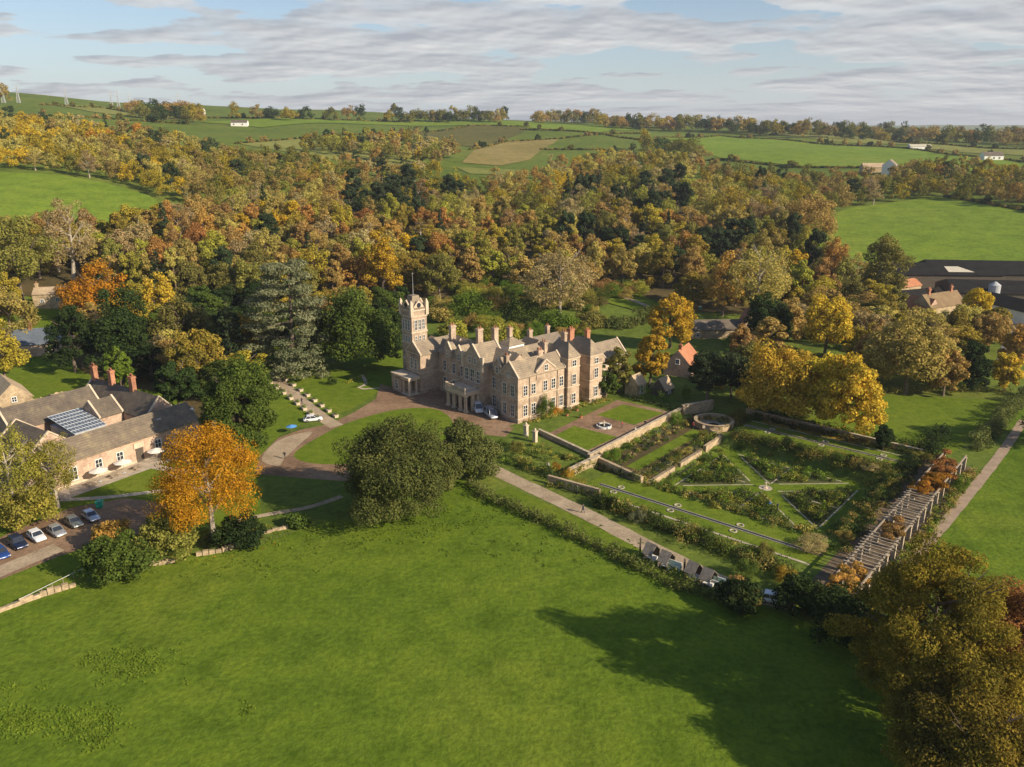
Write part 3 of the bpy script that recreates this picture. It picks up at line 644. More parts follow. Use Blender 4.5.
def pick(zone, x, y):
    """kind of tree: dark conifers stand in two belts, the rest is autumn broadleaf"""
    r = rnd.random()
    con = .05
    if zone == 'wood' and 565 < x < 690 and 195 < y < 275: con = .44
    if zone == 'wood' and 345 < x < 430 and y < 232: con = .6
    if zone == 'upper' and 340 < x < 440: con = .5
    if zone == 'wood' and 690 < x < 760 and y > 255: con = .3
    if r < con: return 'conifer_tree', rnd.choice(['pine', 'pine', 'conifer']), 'conifer', 'dark green'
    n = wn(x, y, 1.0) + rnd.gauss(0, .55)
    if zone == 'upper' and x < 330:
        key = 'gold' if n > 1.2 else 'straw' if n > .5 else 'oakgold' if n > -.1 else 'brown' if n > -.7 else 'olive'
        if y < 150 and rnd.random() < .35: key = rnd.choice(['straw', 'gold', 'orange'])
    elif zone == 'east': key = 'oakgold' if n > .6 else 'olive' if n > -.1 else 'brown' if n > -.8 else 'russet'
    elif zone == 'west': key = 'gold' if n > 1.3 else 'olive' if n > .6 else 'oakgold' if n > 0 else 'green' if n > -.6 else 'dark'
    elif zone == 'park': key = 'gold' if n > 1.1 else 'straw' if n > .5 else 'oakgold' if n > -.3 else 'olive' if n > -.9 else 'brown'
    else:
        key = 'gold' if n > 1.25 else 'straw' if n > .75 else 'russet' if n > .15 else 'brown' if n > -.35 else 'oakgold' if n > -.75 else 'olive' if n > -1.3 else 'lime'
        if rnd.random() < .3: key = rnd.choice(['olive', 'straw', 'oakgold', 'lime', 'pale'])
        if x > 640 and zone == 'wood' and rnd.random() < .5: key = rnd.choice(['olive', 'lime', 'oakgold', 'oakgold', 'straw'])
    if rnd.random() < .13: return 'bare_tree', 'sparse', rnd.choice(['pale', 'straw', 'brown']), 'pale half bare'
    return 'broadleaf_tree', rnd.choice(['round', 'round', 'oval']), key, key
LBL = dict(pale='pale tan', gold='golden yellow', straw='straw yellow', russet='russet brown', brown='dull brown', oakgold='olive gold', dark='dark green', green='mid green', olive='olive green', lime='yellow green', orange='orange')
ZN = dict(wood='in the dense wood behind the house', upper='in the upper wood beyond the left field', east='in the tree belt above the big east field', copse='in the copse on the hillside', park='in the belt between the garden and the farm', west='among the dark trees left of the house')
count = {}; rest = []
# undergrowth along the foot of the wood
for poly, ks, hh in (([(130, 306), (280, 312), (400, 296), (400, 318), (330, 330), (280, 326), (130, 318)], ['olive', 'brown', 'straw', 'lime'], (2, 5)), ([(425, 288), (480, 290), (560, 298), (600, 292), (640, 290), (640, 298), (600, 300), (600, 330), (560, 338), (500, 340), (430, 318)], ['fresh', 'lime', 'green', 'olive', 'straw', 'fresh', 'brown', 'lime'], (3, 7)), ([(700, 298), (800, 306), (870, 302), (880, 330), (800, 330), (740, 310)], ['olive', 'brown', 'dark', 'straw'], (2, 5))):
    for x, y, p in scatter(poly, 'slope', .44):
        k = rnd.choice(ks); h = rnd.uniform(*hh); w = h * rnd.uniform(1.1, 1.8); cm, _, w0 = PROTO['bush', rnd.randrange(3)]
        o = link('shrub', cm, None, (p.x, p.y, p.z - .3), rnd.random() * 6); o.scale = (w / w0, w / w0, h / 18); set_leaf(o, k)
        l = '%s shrub in the undergrowth at the foot of the wood' % dict(fresh='bright green', lime='yellow green', green='mid green', olive='olive', straw='straw coloured', brown='brown', dark='dark green')[k]
        tag(o, l, 'shrub', l.replace('shrub', 'shrubs'))
for zone, x, y, p in cand:
    name, shape, key, lk = pick(zone, x, y)
    h = rnd.uniform(10, 15) if zone in ('park', 'west') else rnd.uniform(14, 21)
    h = h * (1.12 if shape in ('pine', 'conifer') else 1) * (.8 if zone in ('east', 'copse', 'upper') else 1)
    w = {'conifer': 7.5, 'pine': 9.5, 'oval': 9.5}.get(shape, 13) * rnd.uniform(.8, 1.15)
    if count.get(name, 0) >= 290 or p.length > 620: rest.append((shape, p, h, w, key)); continue
    count[name] = count.get(name, 0) + 1
    l = ('%s %s %s' % (LBL.get(lk, lk), {'conifer_tree': 'conifer', 'bare_tree': 'tree'}.get(name, 'autumn tree' if key not in ('dark', 'green') else 'tree'), ZN[zone]))
    near = p.length < 420
    wood_tree(name, shape, rnd.randrange(5 if shape == 'round' else 4 if shape in ('oval', 'sparse') else 3 if shape == 'pine' else 2), p, h, w, key, l, 'tree', l.replace(' tree ', ' trees ', 1).replace(' conifer ', ' conifers ', 1), True)
# everything farther: one mass of small trees, skyline copses and hedgerow trees included
SKY = [([(385, 121), (505, 121), (505, 123), (385, 123)], 1), ([(532, 119), (604, 121), (602, 125), (535, 124)], 1), ([(600, 125), (770, 133), (770, 136), (600, 128)], 1), ([(765, 137), (860, 140), (1060, 150), (1060, 146), (860, 137), (765, 134)], 1),
       ([(-20, 104), (10, 102), (10, 104), (-20, 106)], .8), ([(130, 112), (200, 117), (200, 126), (140, 122)], .8), ([(230, 120), (370, 122.5), (370, 120), (230, 117.5)], .45), ([(640, 150), (700, 160), (700, 166), (640, 158)], .7)]
for poly, dn in SKY:
    for x, y, p in scatter(poly, 'sky', 1.0 / dn): rest.append((rnd.choice(['round', 'round', 'bush']), p, rnd.uniform(15, 27), rnd.uniform(17, 26), rnd.choice(['brown', 'oakgold', 'olive', 'russet', 'dark', 'olive'])))
def hedge_line(px, h=2.2, n=1.0, key=('olive', 'brown', 'dark')):
    for (x0, y0), (x1, y1) in zip(px[:-1], px[1:]):
        a, b = at(x0, y0), at(x1, y1); m = int((b - a).length / 2.6 * n) + 1
        for i in range(m):
            q = a.lerp(b, (i + rnd.random() * .6) / m); q.z = tz(q.x, q.y)
            big = rnd.random() < .05
            rest.append(('bush', q, h * rnd.uniform(.8, 1.3) * (3.2 if big else 1), 3.4 * (2.2 if big else 1), rnd.choice(key)))
for hl in ([(655, 138), (720, 136), (800, 142), (925, 151), (1040, 165)], [(770, 135), (850, 134), (925, 147)], [(640, 165), (720, 160), (800, 168), (870, 168)], [(385, 134), (470, 126), (530, 127)], [(470, 150), (505, 142), (560, 139), (640, 134)], [(235, 144), (300, 139), (385, 134)], [(40, 105), (100, 108), (200, 118), (300, 119), (420, 121)], [(945, 197), (1000, 207), (1060, 218)], [(0, 116), (90, 118), (190, 124)], [(540, 150), (600, 150), (650, 160)], [(420, 128), (400, 140), (360, 140)], [(900, 143), (1040, 150)], [(520, 130), (600, 134), (660, 142)]):
    hedge_line(hl)
V = []; Fc = []; T = []; off = 0
TINT = dict(bright=(.6, .4, .03), oakdark=(.2, .16, .03), gold=(.56, .37, .035), orange=(.50, .23, .035), russet=(.37, .22, .065), brown=(.34, .24, .08), olive=(.19, .175, .04), lime=(.34, .32, .06), dark=(.055, .08, .025), conifer=(.07, .095, .04), pale=(.42, .33, .15), straw=(.44, .36, .10), oakgold=(.34, .25, .032), green=(.10, .14, .03), tuft=(.19, .27, .032), fresh=(.18, .26, .035), cedar=(.12, .14, .09), hollow=(.1, .12, .03))
for shape, p, h, w, key in rest:
    d = p.length; nl = int(np.clip(1900 * (w / 12) * (550 / d) ** 1.4, 60, 2400)); rg = np.random.default_rng(len(V) + 3)
    cen, rad = crown_clumps(shape, h, w, 26, rg, len(V))
    v, f = leafcloud(cen, rad * 1.15, nl, np.clip(d / 850, .55, 2.4) * (.9 if w > 5 else .6), rg)
    v += np.array([p.x, p.y, p.z - .3]); V.append(v); Fc.append(f + off); off += len(v)
    T.append(np.tile(np.array([*TINT[key], 1.0]) * np.array([1, 1, 1, 1]) * (1 + .25 * (rg.random() - .5)), (len(v), 1)))
V = np.vstack(V); Fc = np.vstack(Fc); T = np.vstack(T)
fm = mesh_np('distant_woodland', V, Fc, [leaf('leaf_far', (1.05, 1.05, 1.0), (.78, .80, .85), .25, .05, True)])
ta = fm.attributes.new('tint', 'FLOAT_COLOR', 'POINT'); ta.data.foreach_set('color', T.astype(np.float32).ravel())
tag(link('distant_woodland', fm), 'far wooded hillsides, hedgerows and skyline trees in autumn colours', 'woodland', None, 'stuff')
print('TREES', count, len(rest), len(V))
# ------------------------------------------------------------------ formal garden (frame: u east along the house, v north)
def gp(u, v, off=0): x, y = gw(u, v); return Vector((x, y, tz(x, y) + off))
def gpx(px, py): 
    p = at(px, py); dx, dy = p.x - O[0], p.y - O[1]
    return dx * math.cos(AG) + dy * math.sin(AG), -dx * math.sin(AG) + dy * math.cos(AG)
def gsheet(name, uv, m, off=.02, res=2.5): return sheet(name, [gw(*q) for q in uv], m, off, res)
psheet('terrace_gravel', [(541, 437), (617, 400), (676, 413), (593, 457)], GRAVEL, .024, 3)
psheet('terrace_lawn', [(551, 437.5), (574, 426), (617, 437), (587, 450.5)], LAWN, .03, 3)
psheet('terrace_lawn', [(597, 415), (623, 404.5), (664, 413), (634, 425)], LAWN, .03, 3)
gsheet('great_plat', [(-7.6, -72.5), (21.6, -72.5), (21.6, -39.5), (-7.6, -39.5)], LAWN, .02)
gsheet('rill_lawn', [(-21, -76), (-12, -76), (-11, -31), (-20, -31)], LAWN, .02)
gsheet('rill_lawn', [(26.5, -77), (36, -77), (36, -38), (26.5, -38)], LAWN, .02)
gsheet('lower_walk', [(-9.5, -38.5), (36, -38.5), (36, -26), (-9.5, -26)], LITTER, .02)
gsheet('lower_lawn', [(-4, -34), (24, -34), (24, -31), (-4, -31)], LAWN, .03)
gsheet('pergola_walk', [(-29, -77), (38, -77), (38, -86.6), (-29, -86.6)], SOIL, .014)
def wall(name, label, uvs, h, th=.5, m=None, z0=-.3, base=None, parent=None, cope=True, cat='wall', group=None):
    """a garden wall along points of the garden frame, coping as its part; top level with the first base height"""
    P = [Vector((*gw(*q), 0)) for q in uvs]; c = P[0]
    b = base if base is not None else min(tz(p.x, p.y) for p in P)
    e = thing(name, label, cat, (c.x, c.y, b), 0, group)
    for nm, hw, za, zb, mm in (('stonework', th / 2, z0, h, m or RUBBLE), ('coping', th / 2 + .07, h + .003, h + .12, COPE)):
        if nm == 'coping' and not (cope and 'rubble' not in label and 'dark' not in label): continue
        mb = MB()
        for a, d in zip(P[:-1], P[1:]):
            t = (d - a).normalized(); nn = Vector((-t.y, t.x, 0)) * hw; a2 = a - c - t * hw * .98; d2 = d - c + t * hw * .98
            q = [a2 + nn, a2 - nn, d2 - nn, d2 + nn]
            mb.add([(v.x, v.y, za) for v in q] + [(v.x, v.y, zb) for v in q], [(3, 2, 1, 0), (4, 5, 6, 7), (0, 1, 5, 4), (1, 2, 6, 5), (2, 3, 7, 6), (3, 0, 4, 7)])
        mb.build(nm, mm, e)
    return e
wall('retaining_wall', 'long sunlit stone wall with pale coping below the terrace lawns', [(-7.5, -24.3), (30.5, -24.3)], 1.95, .6, base=-1.0)
wall('garden_wall', 'low stone wall on the shaded west side of the terrace lawns', [(-6.6, -23.6), (-2.6, -7.5)], .9, .5)
wall('garden_wall', 'stone wall north of the lily tank, its face in shade', [(-17.5, -26.5), (-8.2, -26.8)], 2.2, .7, base=-.6)
wall('garden_wall', 'ivy dark wall dropping from the terrace corner toward the west rill', [(-8.2, -27.2), (-10.8, -38.5)], 2.3, .7, base=-1.0)
wall('garden_wall', 'dark retaining wall beside the drive under a yellow shrub', [(-22.5, -25.5), (-21.5, -36)], 1.7, .6)
wall('garden_wall', 'broken rubble wall between the lower walk and the great parterre, western length', [(-8.6, -38.6), (1.5, -38.6)], 1.5, .7, base=-2.3)
wall('garden_wall', 'rubble wall between the lower walk and the great parterre, middle length', [(4.5, -38.6), (13, -38.6)], 1.5, .7, base=-2.3)
wall('garden_wall', 'pale rubble wall between the lower walk and the great parterre, length by the rotunda', [(15.5, -38.6), (23.5, -38.4), (26, -34)], 1.9, .7, base=-2.3)
wall('garden_wall', 'lit stone wall running from the rotunda back to the terrace end', [(30.8, -24.8), (38.5, -28.3)], 2.3, .6, base=-.6)
wall('garden_wall', 'pale stone wall beyond the east rill, along the golden trees', [(39.5, -37), (38.6, -76)], 1.1, .5)
0 and wall('garden_wall', 'low stone wall edging the shrub bank east of the parterre', [(25.4, -41), (25.4, -73)], .5, .5, base=0)
0 and wall('garden_wall', 'low stone wall edging the shrub bank west of the parterre', [(-11.2, -41), (-11.2, -73)], .5, .5, base=0)
# round stone pavilion wall
mb = MB(); n = 28
e = thing('rotunda', 'round roofless stone rotunda at the corner of the terraces', 'garden pavilion', gp(29.5, -33.5))
for i in range(n):
    if i % 7 == 3: continue
    a0, a1 = 2 * math.pi * i / n, 2 * math.pi * (i + 1) / n
    v = [(r * math.cos(a), r * math.sin(a), z) for z in (-1.2, 1.3) for r, a in ((3.9, a0), (4.5, a0), (4.5, a1), (3.9, a1))]
    mb.add(v, [(3, 2, 1, 0), (4, 5, 6, 7), (0, 1, 5, 4), (1, 2, 6, 5), (2, 3, 7, 6), (3, 0, 4, 7)])
mb.build('ring_wall', RUBBLE, e)
mb = MB()
for i in range(n):
    a0, a1 = 2 * math.pi * i / n, 2 * math.pi * (i + 1) / n
    v = [(r * math.cos(a), r * math.sin(a), z) for z in (1.304, 1.46) for r, a in ((3.8, a0), (4.6, a0), (4.6, a1), (3.8, a1))]
    mb.add(v, [(3, 2, 1, 0), (4, 5, 6, 7), (0, 1, 5, 4), (2, 3, 7, 6)])
mb.build('coping', RUBBLE, e)
MB().cyl(0, 0, -.9, .08, 3.85, n=28).build('paved_floor', PAVING, e); MB().cyl(0, 0, .083, .2, 1.2, n=20).build('pool', WATER, e)
# rills: stone-edged water channels with round tanks
def rill(label, u, v0, v1, tanks):
    e = thing('rill', label, 'water channel', (*gw(u, v0), .0), AG)
    Ls = v0 - v1
    MB().box(-.44, -.30, -Ls, 0, -.1, .10).box(.30, .44, -Ls, 0, -.1, .10).build('kerb', PAVING, e)
    MB().box(-.296, .296, -Ls, 0, -.1, .045).build('water', WATER, e)
    for q in tanks:
        for s in (-1, 1):
            mb = MB(); k = 14
            for i in range(k):
                a0, a1 = 2 * math.pi * i / k, 2 * math.pi * (i + 1) / k
                vs = [(s * 1.35 + r * math.cos(a), -q + r * math.sin(a), z) for z in (-.1, .14) for r, a in ((.45, a0), (.66, a0), (.66, a1), (.45, a1))]
                mb.add(vs, [(4, 5, 6, 7), (0, 4, 7, 3), (1, 2, 6, 5)])
            mb.build('round_tank', PAVING, e)
rill('long stone edged water rill on the west terrace beside the drive', -16.6, -33, -75.5, (4, 16, 28))
rill('stone edged water rill on the shaded east terrace', 31.8, -40, -76.5, (6, 18, 30))
for a, b, w_ in (((-20.4, -33), (-20.6, -75), .5), ((35.4, -40), (35.4, -76), .4)):
    ribbon('stone_path', [gw(*a), gw(*b)], w_, PAVING, .034)
# the great parterre: grass walks on the diagonals, paved edging, a round centre
CU, CV = 7.0, -56.0
cor = [(-6.8, -40.6), (20.8, -40.6), (20.8, -71.4), (-6.8, -71.4)]
mid = [(7, -40.6), (20.8, -56), (7, -71.4), (-6.8, -56)]
beds = []
for i in range(4):
    a, b = cor[i], cor[(i + 1) % 4]
    tri = [Vector(a), Vector(b), Vector((CU, CV))]; ctr = (tri[0] + tri[1] + tri[2]) / 3
    inn = [ctr + (t - ctr) * .76 for t in tri]; beds.append(inn)
    for q in range(3):
        r0_, r1_ = inn[q], inn[(q + 1) % 3]
        ribbon('stone_path', [gw(*r0_), gw(*r1_)], .28, PAVING, .03 + .004 * q)
    m1 = (inn[0] + inn[1]) / 2
    ribbon('stone_path', [gw(*m1), gw(*inn[2])], .28, PAVING, .044)
    small = [ctr + (t - ctr) * .71 for t in tri]
    gsheet('flower_bed', [tuple(t) for t in small], mat('bed_green', (.10, .10, .03), .95, .4, .6, .5, col2=(.07, .085, .025)), .026)
c0 = gp(CU, CV, .05)
MB().cyl(0, 0, -.1, .012, 1.3, n=24).build('stone_circle', PAVING, None, c0)['kind'] = 'structure'
sd = thing('sundial', 'small stone sundial at the centre of the great parterre', 'sundial', c0)
MB().cyl(0, 0, .01, .18, .5, n=8).build('step', TRIM, sd); MB().cyl(0, 0, .18, .95, .16, .11, 8).cyl(0, 0, .95, 1.1, .26, .26, 8).build('pedestal', TRIM, sd); MB().add([(-.15, -.02, 1.1), (.15, -.02, 1.1), (.15, -.02, 1.3), (-.15, .02, 1.1), (.15, .02, 1.1), (.15, .02, 1.3)], [(0, 1, 2), (5, 4, 3), (0, 2, 5, 3), (1, 4, 5, 2), (0, 3, 4, 1)]).build('gnomon', LEAD, sd)

FARLEAF = MATS['leaf_far']
def planting(name, label, spots, cat='planting', size=.2, per=90, kind='stuff'):
    """low plants in their colours: (x, y, radius, height, key)"""
    V, Fa, T, off = [], [], [], 0
    for x, y, r, h, key in spots:
        z = tz(x, y); m = max(4, int(3 + r * 3)); rg = np.random.default_rng(int(abs(x * 31 + y * 17)) + 1)
        cen = np.stack([x + rg.normal(size=m) * r * .42, y + rg.normal(size=m) * r * .42, z + h * (.2 + .55 * rg.random(m))], 1)
        v, f = leafcloud(cen, np.full(m, min(r * .5, h * .5)), int(per * max(.5, r)), size, rg)
        v[:, 2] = np.maximum(v[:, 2], z + .03)
        V.append(v); Fa.append(f + off); off += len(v); T.append(np.tile(np.array([*TINT[key], 1.0]), (len(v), 1)))
    me = mesh_np(name, np.vstack(V), np.vstack(Fa), [FARLEAF]); T = np.vstack(T)
    ta = me.attributes.new('tint', 'FLOAT_COLOR', 'POINT'); ta.data.foreach_set('color', T.astype(np.float32).ravel())
    return tag(link(name, me), label, cat, None, kind)
def spread(uvs, step, jit, rr, hh, keys):
    out = []
    for (u0, v0), (u1, v1) in zip(uvs[:-1], uvs[1:]):
        n = max(1, int(math.hypot(u1 - u0, v1 - v0) / step))
        for i in range(n):
            t = (i + rnd.random()) / n; x, y = gw(u0 + (u1 - u0) * t + rnd.gauss(0, jit), v0 + (v1 - v0) * t + rnd.gauss(0, jit))
            out.append((x, y, rnd.uniform(*rr), rnd.uniform(*hh), rnd.choice(keys)))
    return out
for i, (nm, sp) in enumerate(zip(('north', 'east', 'south', 'west'), beds)):
    sp_ = []
    c = (sp[0] + sp[1] + sp[2]) / 3; tr = [c + (t - c) * .84 for t in sp]; mid_ = (tr[0] + tr[1]) / 2
    for _ in range(140):
        a, b = sorted((rnd.random(), rnd.random())); p = tr[0] * a + tr[1] * (b - a) + tr[2] * (1 - b)
        ax = (tr[2] - mid_).normalized(); dd = abs((p - mid_).x * ax.y - (p - mid_).y * ax.x)
        if dd < .9: continue
        sp_.append((*gw(p.x, p.y), rnd.uniform(.6, 1.3), rnd.uniform(1.0, 2.3), rnd.choice(['fresh', 'green', 'green', 'dark', 'fresh', 'green', 'olive', 'lime'])))
    planting('bed_planting', 'rows of green perennials in the %s bed of the great parterre' % nm, sp_)
GK = ['olive', 'green', 'straw', 'green', 'dark', 'fresh', 'pale', 'green', 'cedar']
planting('border_planting', 'mixed border of silvery and green plants along the foot of the terrace wall', spread([(-7, -26.3), (30, -26.3)], .8, .5, (.6, 1.3), (.5, 1.5), GK) + spread([(-7, -29), (27, -28.5)], .9, .5, (.6, 1.2), (.4, 1.1), GK))
planting('border_planting', 'overgrown border along the top of the rubble wall above the parterre', spread([(-9, -36.8), (25, -36.5)], .5, .7, (.8, 1.6), (.7, 1.9), GK) + spread([(-8, -40.2), (20, -40.2)], 1.0, .4, (.5, 1.1), (.4, 1.4), GK))
planting('border_planting', 'brown and green shrub bank between the west rill and the parterre', spread([(-10.2, -40), (-10.4, -73)], .34, .8, (.6, 1.2), (.5, 1.2), ['brown', 'olive', 'green', 'dark', 'green', 'olive', 'straw']))
planting('border_planting', 'dark shrub bank between the parterre and the east rill', spread([(24, -41), (24, -74)], .3, 1.1, (.9, 1.9), (1.2, 2.8), ['olive', 'dark', 'brown', 'green', 'olive']))
planting('border_planting', 'shrub border between the drive and the west rill', spread([(-23.4, -37), (-26, -74)], .26, 1.1, (.9, 1.9), (1.2, 2.8), ['green', 'dark', 'olive', 'dark', 'straw', 'fresh']))
planting('border_planting', 'shrubs along the east rill below the stone wall', spread([(37.4, -38), (37.2, -76)], .5, .7, (.8, 1.5), (.9, 2.0), ['olive', 'dark', 'brown', 'green', 'dark']))
planting('border_planting', 'shaded planting on the pergola side of the parterre', spread([(-8, -74.6), (24, -74.8)], .45, .8, (.8, 1.5), (.7, 1.6), ['olive', 'dark', 'brown', 'green']) + spread([(-14, -77), (40, -77)], .7, .6, (.7, 1.4), (.6, 1.6), ['olive', 'dark', 'brown', 'green']))
planting('border_planting', 'planting along the outside of the pergola beside the walk', spread([(-26, -86.0), (36, -86.2)], .5, .5, (.6, 1.3), (.6, 1.7), ['fresh', 'green', 'brown', 'olive', 'straw', 'lime']))
planting('wall_climber', 'climbing plants hanging over the garden walls round the lily tank', spread([(-17, -26.8), (-8, -27)], .6, .3, (.6, 1.1), (2.0, 2.7), ['green', 'olive', 'lime']) + spread([(-8.6, -27.5), (-11.2, -38)], .5, .35, (.7, 1.2), (1.5, 2.4), ['dark', 'green', 'olive']) + spread([(-22.8, -26), (-21.8, -36)], .6, .4, (.7, 1.2), (1.2, 2.0), ['green', 'dark', 'lime']) + spread([(30, -29.5), (33, -33), (31, -37), (26.5, -37)], .6, .4, (.6, 1.2), (1.2, 2.2), ['green', 'olive', 'straw']))
planting('border_planting', 'beds in front of the sunlit south wall of the house', [(*frame(u, v, AH), rnd.uniform(.5, 1.1), rnd.uniform(.5, 1.4), rnd.choice(['green', 'straw', 'brown', 'lime', 'russet'])) for u, v in [(rnd.uniform(1, 27), rnd.uniform(-2.2, -.9)) for _ in range(44)]])
planting('border_planting', 'sloping beds between the drive and the terrace lawns', spread([(-18, -10), (-19, -25)], .45, 1.2, (.8, 1.5), (.5, 1.3), ['green', 'lime', 'dark', 'olive', 'fresh', 'straw']) + spread([(-10, -11), (-12, -24)], .55, 1.2, (.7, 1.4), (.5, 1.2), ['green', 'lime', 'dark', 'olive', 'straw']))
planting('rough_grass', 'tussocks of rough grass scattered over the meadow edges', [(*at(x + rnd.gauss(0, sx_), y + rnd.gauss(0, sy_))[:2], rnd.uniform(.4, 1.1), rnd.uniform(.08, .16), rnd.choice(['tuft', 'tuft', 'tuft', 'fresh'])) for x, y, sx_, sy_, n_ in
         ((130, 664, 20, 8, 170), (88, 726, 15, 9, 190), (20, 722, 16, 9, 120), (20, 690, 20, 3, 14), (320, 535, 60, 8, 110), (430, 520, 40, 8, 90), (220, 565, 60, 6, 60), (550, 545, 60, 14, 60), (240, 712, 6, 4, 8)) for _ in range(n_)], size=.2, per=110)
planting('fallen_leaves', 'fallen yellow leaves lying under the golden trees', [(*at(rnd.uniform(770, 860), rnd.uniform(418, 440))[:2], rnd.uniform(.4, .9), .12, rnd.choice(['gold', 'straw', 'orange'])) for _ in range(60)], size=.25, per=30)
planting('fallen_leaves', 'fallen orange leaves scattered under the bright orange beech', [(*at(214 + rnd.gauss(0, 34), 536 + rnd.gauss(0, 9))[:2], rnd.uniform(.3, .8), .08, rnd.choice(['gold', 'orange', 'russet'])) for _ in range(130)], size=.17, per=26)
# hedges
def hedge(label, world, w, h, key, size=.26, dens=46, cat='hedge', rough=.25, group=None):
    P = [Vector((p[0], p[1])) for p in world]; V = []; cen = []; rad = []
    for a, b in zip(P[:-1], P[1:]):
        n = max(1, int((b - a).length / (w * .4)))
        for i in range(n):
            q = a.lerp(b, (i + rnd.random()) / n); z = tz(q.x, q.y)
            for k in range(2): cen.append((q.x + rnd.gauss(0, w * .2), q.y + rnd.gauss(0, w * .2), z + h * (.25 + .42 * k) * (1 + rnd.gauss(0, rough)))); rad.append(w * .42 * rnd.uniform(.8, 1.25))
    L_ = sum((b - a).length for a, b in zip(P[:-1], P[1:]))
    v, f = leafcloud(np.array(cen), np.array(rad), int(L_ * dens * (w + h) * .4), size, np.random.default_rng(len(cen)))
    v[:, 2] = np.maximum(v[:, 2], terr(v[:, 0], v[:, 1]) + .02)
    return tag(link('hedge', mesh_np('hedge', v, f, [LEAF[key]])), label, cat, group)
hedge('long wild hedge between the meadow and the carriage drive', [at(*q)[:2] for q in ((466, 486), (500, 504), (560, 530), (620, 560), (680, 588), (745, 610))], 2.4, 1.8, 'hollow', dens=80)
hedge('dark clipped hedge at the east end of the terrace lawns', [at(*q)[:2] for q in ((625, 398), (660, 406), (680, 416))], 1.4, 1.3, 'dark')
hedge('bright clipped hedge behind the east end of the terrace lawns', [at(*q)[:2] for q in ((640, 398), (672, 404))], 2.0, 2.8, 'fresh')
hedge('clipped hedge below the forecourt corner', [at(*q)[:2] for q in ((498, 442), (520, 450), (548, 462))], 1.3, 1.1, 'green')
hedge('dark hedge stepping down beside the drive', [at(*q)[:2] for q in ((512, 464), (540, 474), (560, 482))], 2.0, 1.6, 'dark')
hedge('dark shrub hedge beyond the east rill wall', [gw(41.5, -40), (gw(41, -60)), gw(41, -76)], 2.2, 1.6, 'dark')
hedge('tall dark hedge closing the east corner of the garden', [gw(36, -79), gw(42, -76), gw(52, -76)], 4.0, 3.2, 'dark', size=.32)
hedge('green hedge along the far side of the garden walk', [at(*q)[:2] for q in ((975, 452), (1000, 425), (1030, 395))], 2.8, 3.8, 'hollow', dens=110)
hedge('dark hedge between the east lawn and the lane', [at(*q)[:2] for q in ((880, 394), (940, 392), (1010, 392))], 2.2, 2.0, 'olive')
hedge('low yellow hedge in the small formal bed by the cedar lawn', [at(*q)[:2] for q in ((344, 385), (362, 377))], 1.0, .7, 'lime', size=.2)
hedge('low green hedge in the small formal bed by the cedar lawn', [at(*q)[:2] for q in ((352, 389), (372, 380))], .9, .6, 'green', size=.2)
# single garden shrubs
SHR = 'rounded %s shrub on the garden terraces'
def shrub(u, v, w, h, key, label, group=None, world=None):
    p = world or gp(u, v); cm, _, w0 = PROTO['bush', rnd.randrange(3)]
    o = link('shrub', cm, None, (p.x, p.y, p.z - .1), rnd.random() * 6); o.scale = (w / w0, w / w0, h / 18); set_leaf(o, key)
    return tag(o, label, 'shrub', group)
for px, py, w, h, key, l in ((611, 462, 4.0, 3.6, 'fresh', 'bright green rounded bush against the sunlit terrace wall'), (677, 424, 3.4, 3.4, 'fresh', 'green bush at the east end of the sunlit terrace wall'), (545, 419, 4.4, 6.0, 'fresh', 'tall clipped green shrub against the south front of the house'),
      (555, 414, 4.2, 2.2, 'orange', 'low russet orange shrub against the south front of the house'), (574, 404, 2.5, 4.2, 'brown', 'brown climber in the recess of the south front'), (628, 391, 3.2, 3.4, 'green', 'green bush beside the small garden pavilion'), (736, 424, 5.0, 4.0, 'olive', 'olive rounded shrub beside the rotunda wall'),
      (707, 462, 2.2, 1.8, 'green', 'rounded dark green shrub at the top corner of the parterre'), (567, 478, 3.2, 2.2, 'gold', 'yellow shrub beside the steps near the drive'), (556, 470, 2.0, 1.8, 'orange', 'small orange shrub near the steps by the drive'), (580, 486, 3, 1.8, 'lime', 'yellow creeper shrub over the dark retaining wall'),
      (636, 522, 3.4, 2.6, 'cedar', 'grey green rounded shrub by the west rill'), (746, 578, 4.4, 3.4, 'green', 'dark green rounded shrub at the lower end of the west rill border'), (784, 582, 3.4, 2.6, 'gold', 'yellow shrub at the lower end of the west rill border'), (809, 548, 6, 2.2, 'pale', 'pale brown shrub at the bottom corner of the parterre'),
      (845, 540, 3.2, 2.2, 'straw', 'straw coloured shrub beside the pergola steps'), (516, 452, 3.4, 2.8, 'olive', 'round olive shrub below the forecourt corner'), (332, 385, 3, 2.4, 'dark', 'round dark bush on the lawn below the cedar'), (718, 388, 3.4, 2.6, 'gold', 'yellow flowering shrub in front of the dark pines'), (740, 398, 3, 2.2, 'gold', 'yellow shrub by the lit garden wall'),
      (686, 402, 2.4, 4.4, 'fresh', 'upright green shrub behind the clipped hedge'), (728, 348, 3.4, 5.0, 'fresh', 'upright bright green conifer by the brick lodge'), (757, 356, 5.2, 4.0, 'lime', 'yellow green shrub before the brick lodge'), (905, 470, 5.0, 3.4, 'dark', 'dark shrub at the far end of the east rill'), (940, 478, 5.0, 3.6, 'green', 'green shrub behind the russet climber'), (958, 492, 3.4, 3.4, 'fresh', 'bright green shrub at the outer foot of the pergola'),
      (870, 470, 4.0, 1.8, 'pale', 'pale brown shrub on the east rill lawn edge')):
    shrub(0, 0, w, h, key, l, None, at(px, py))
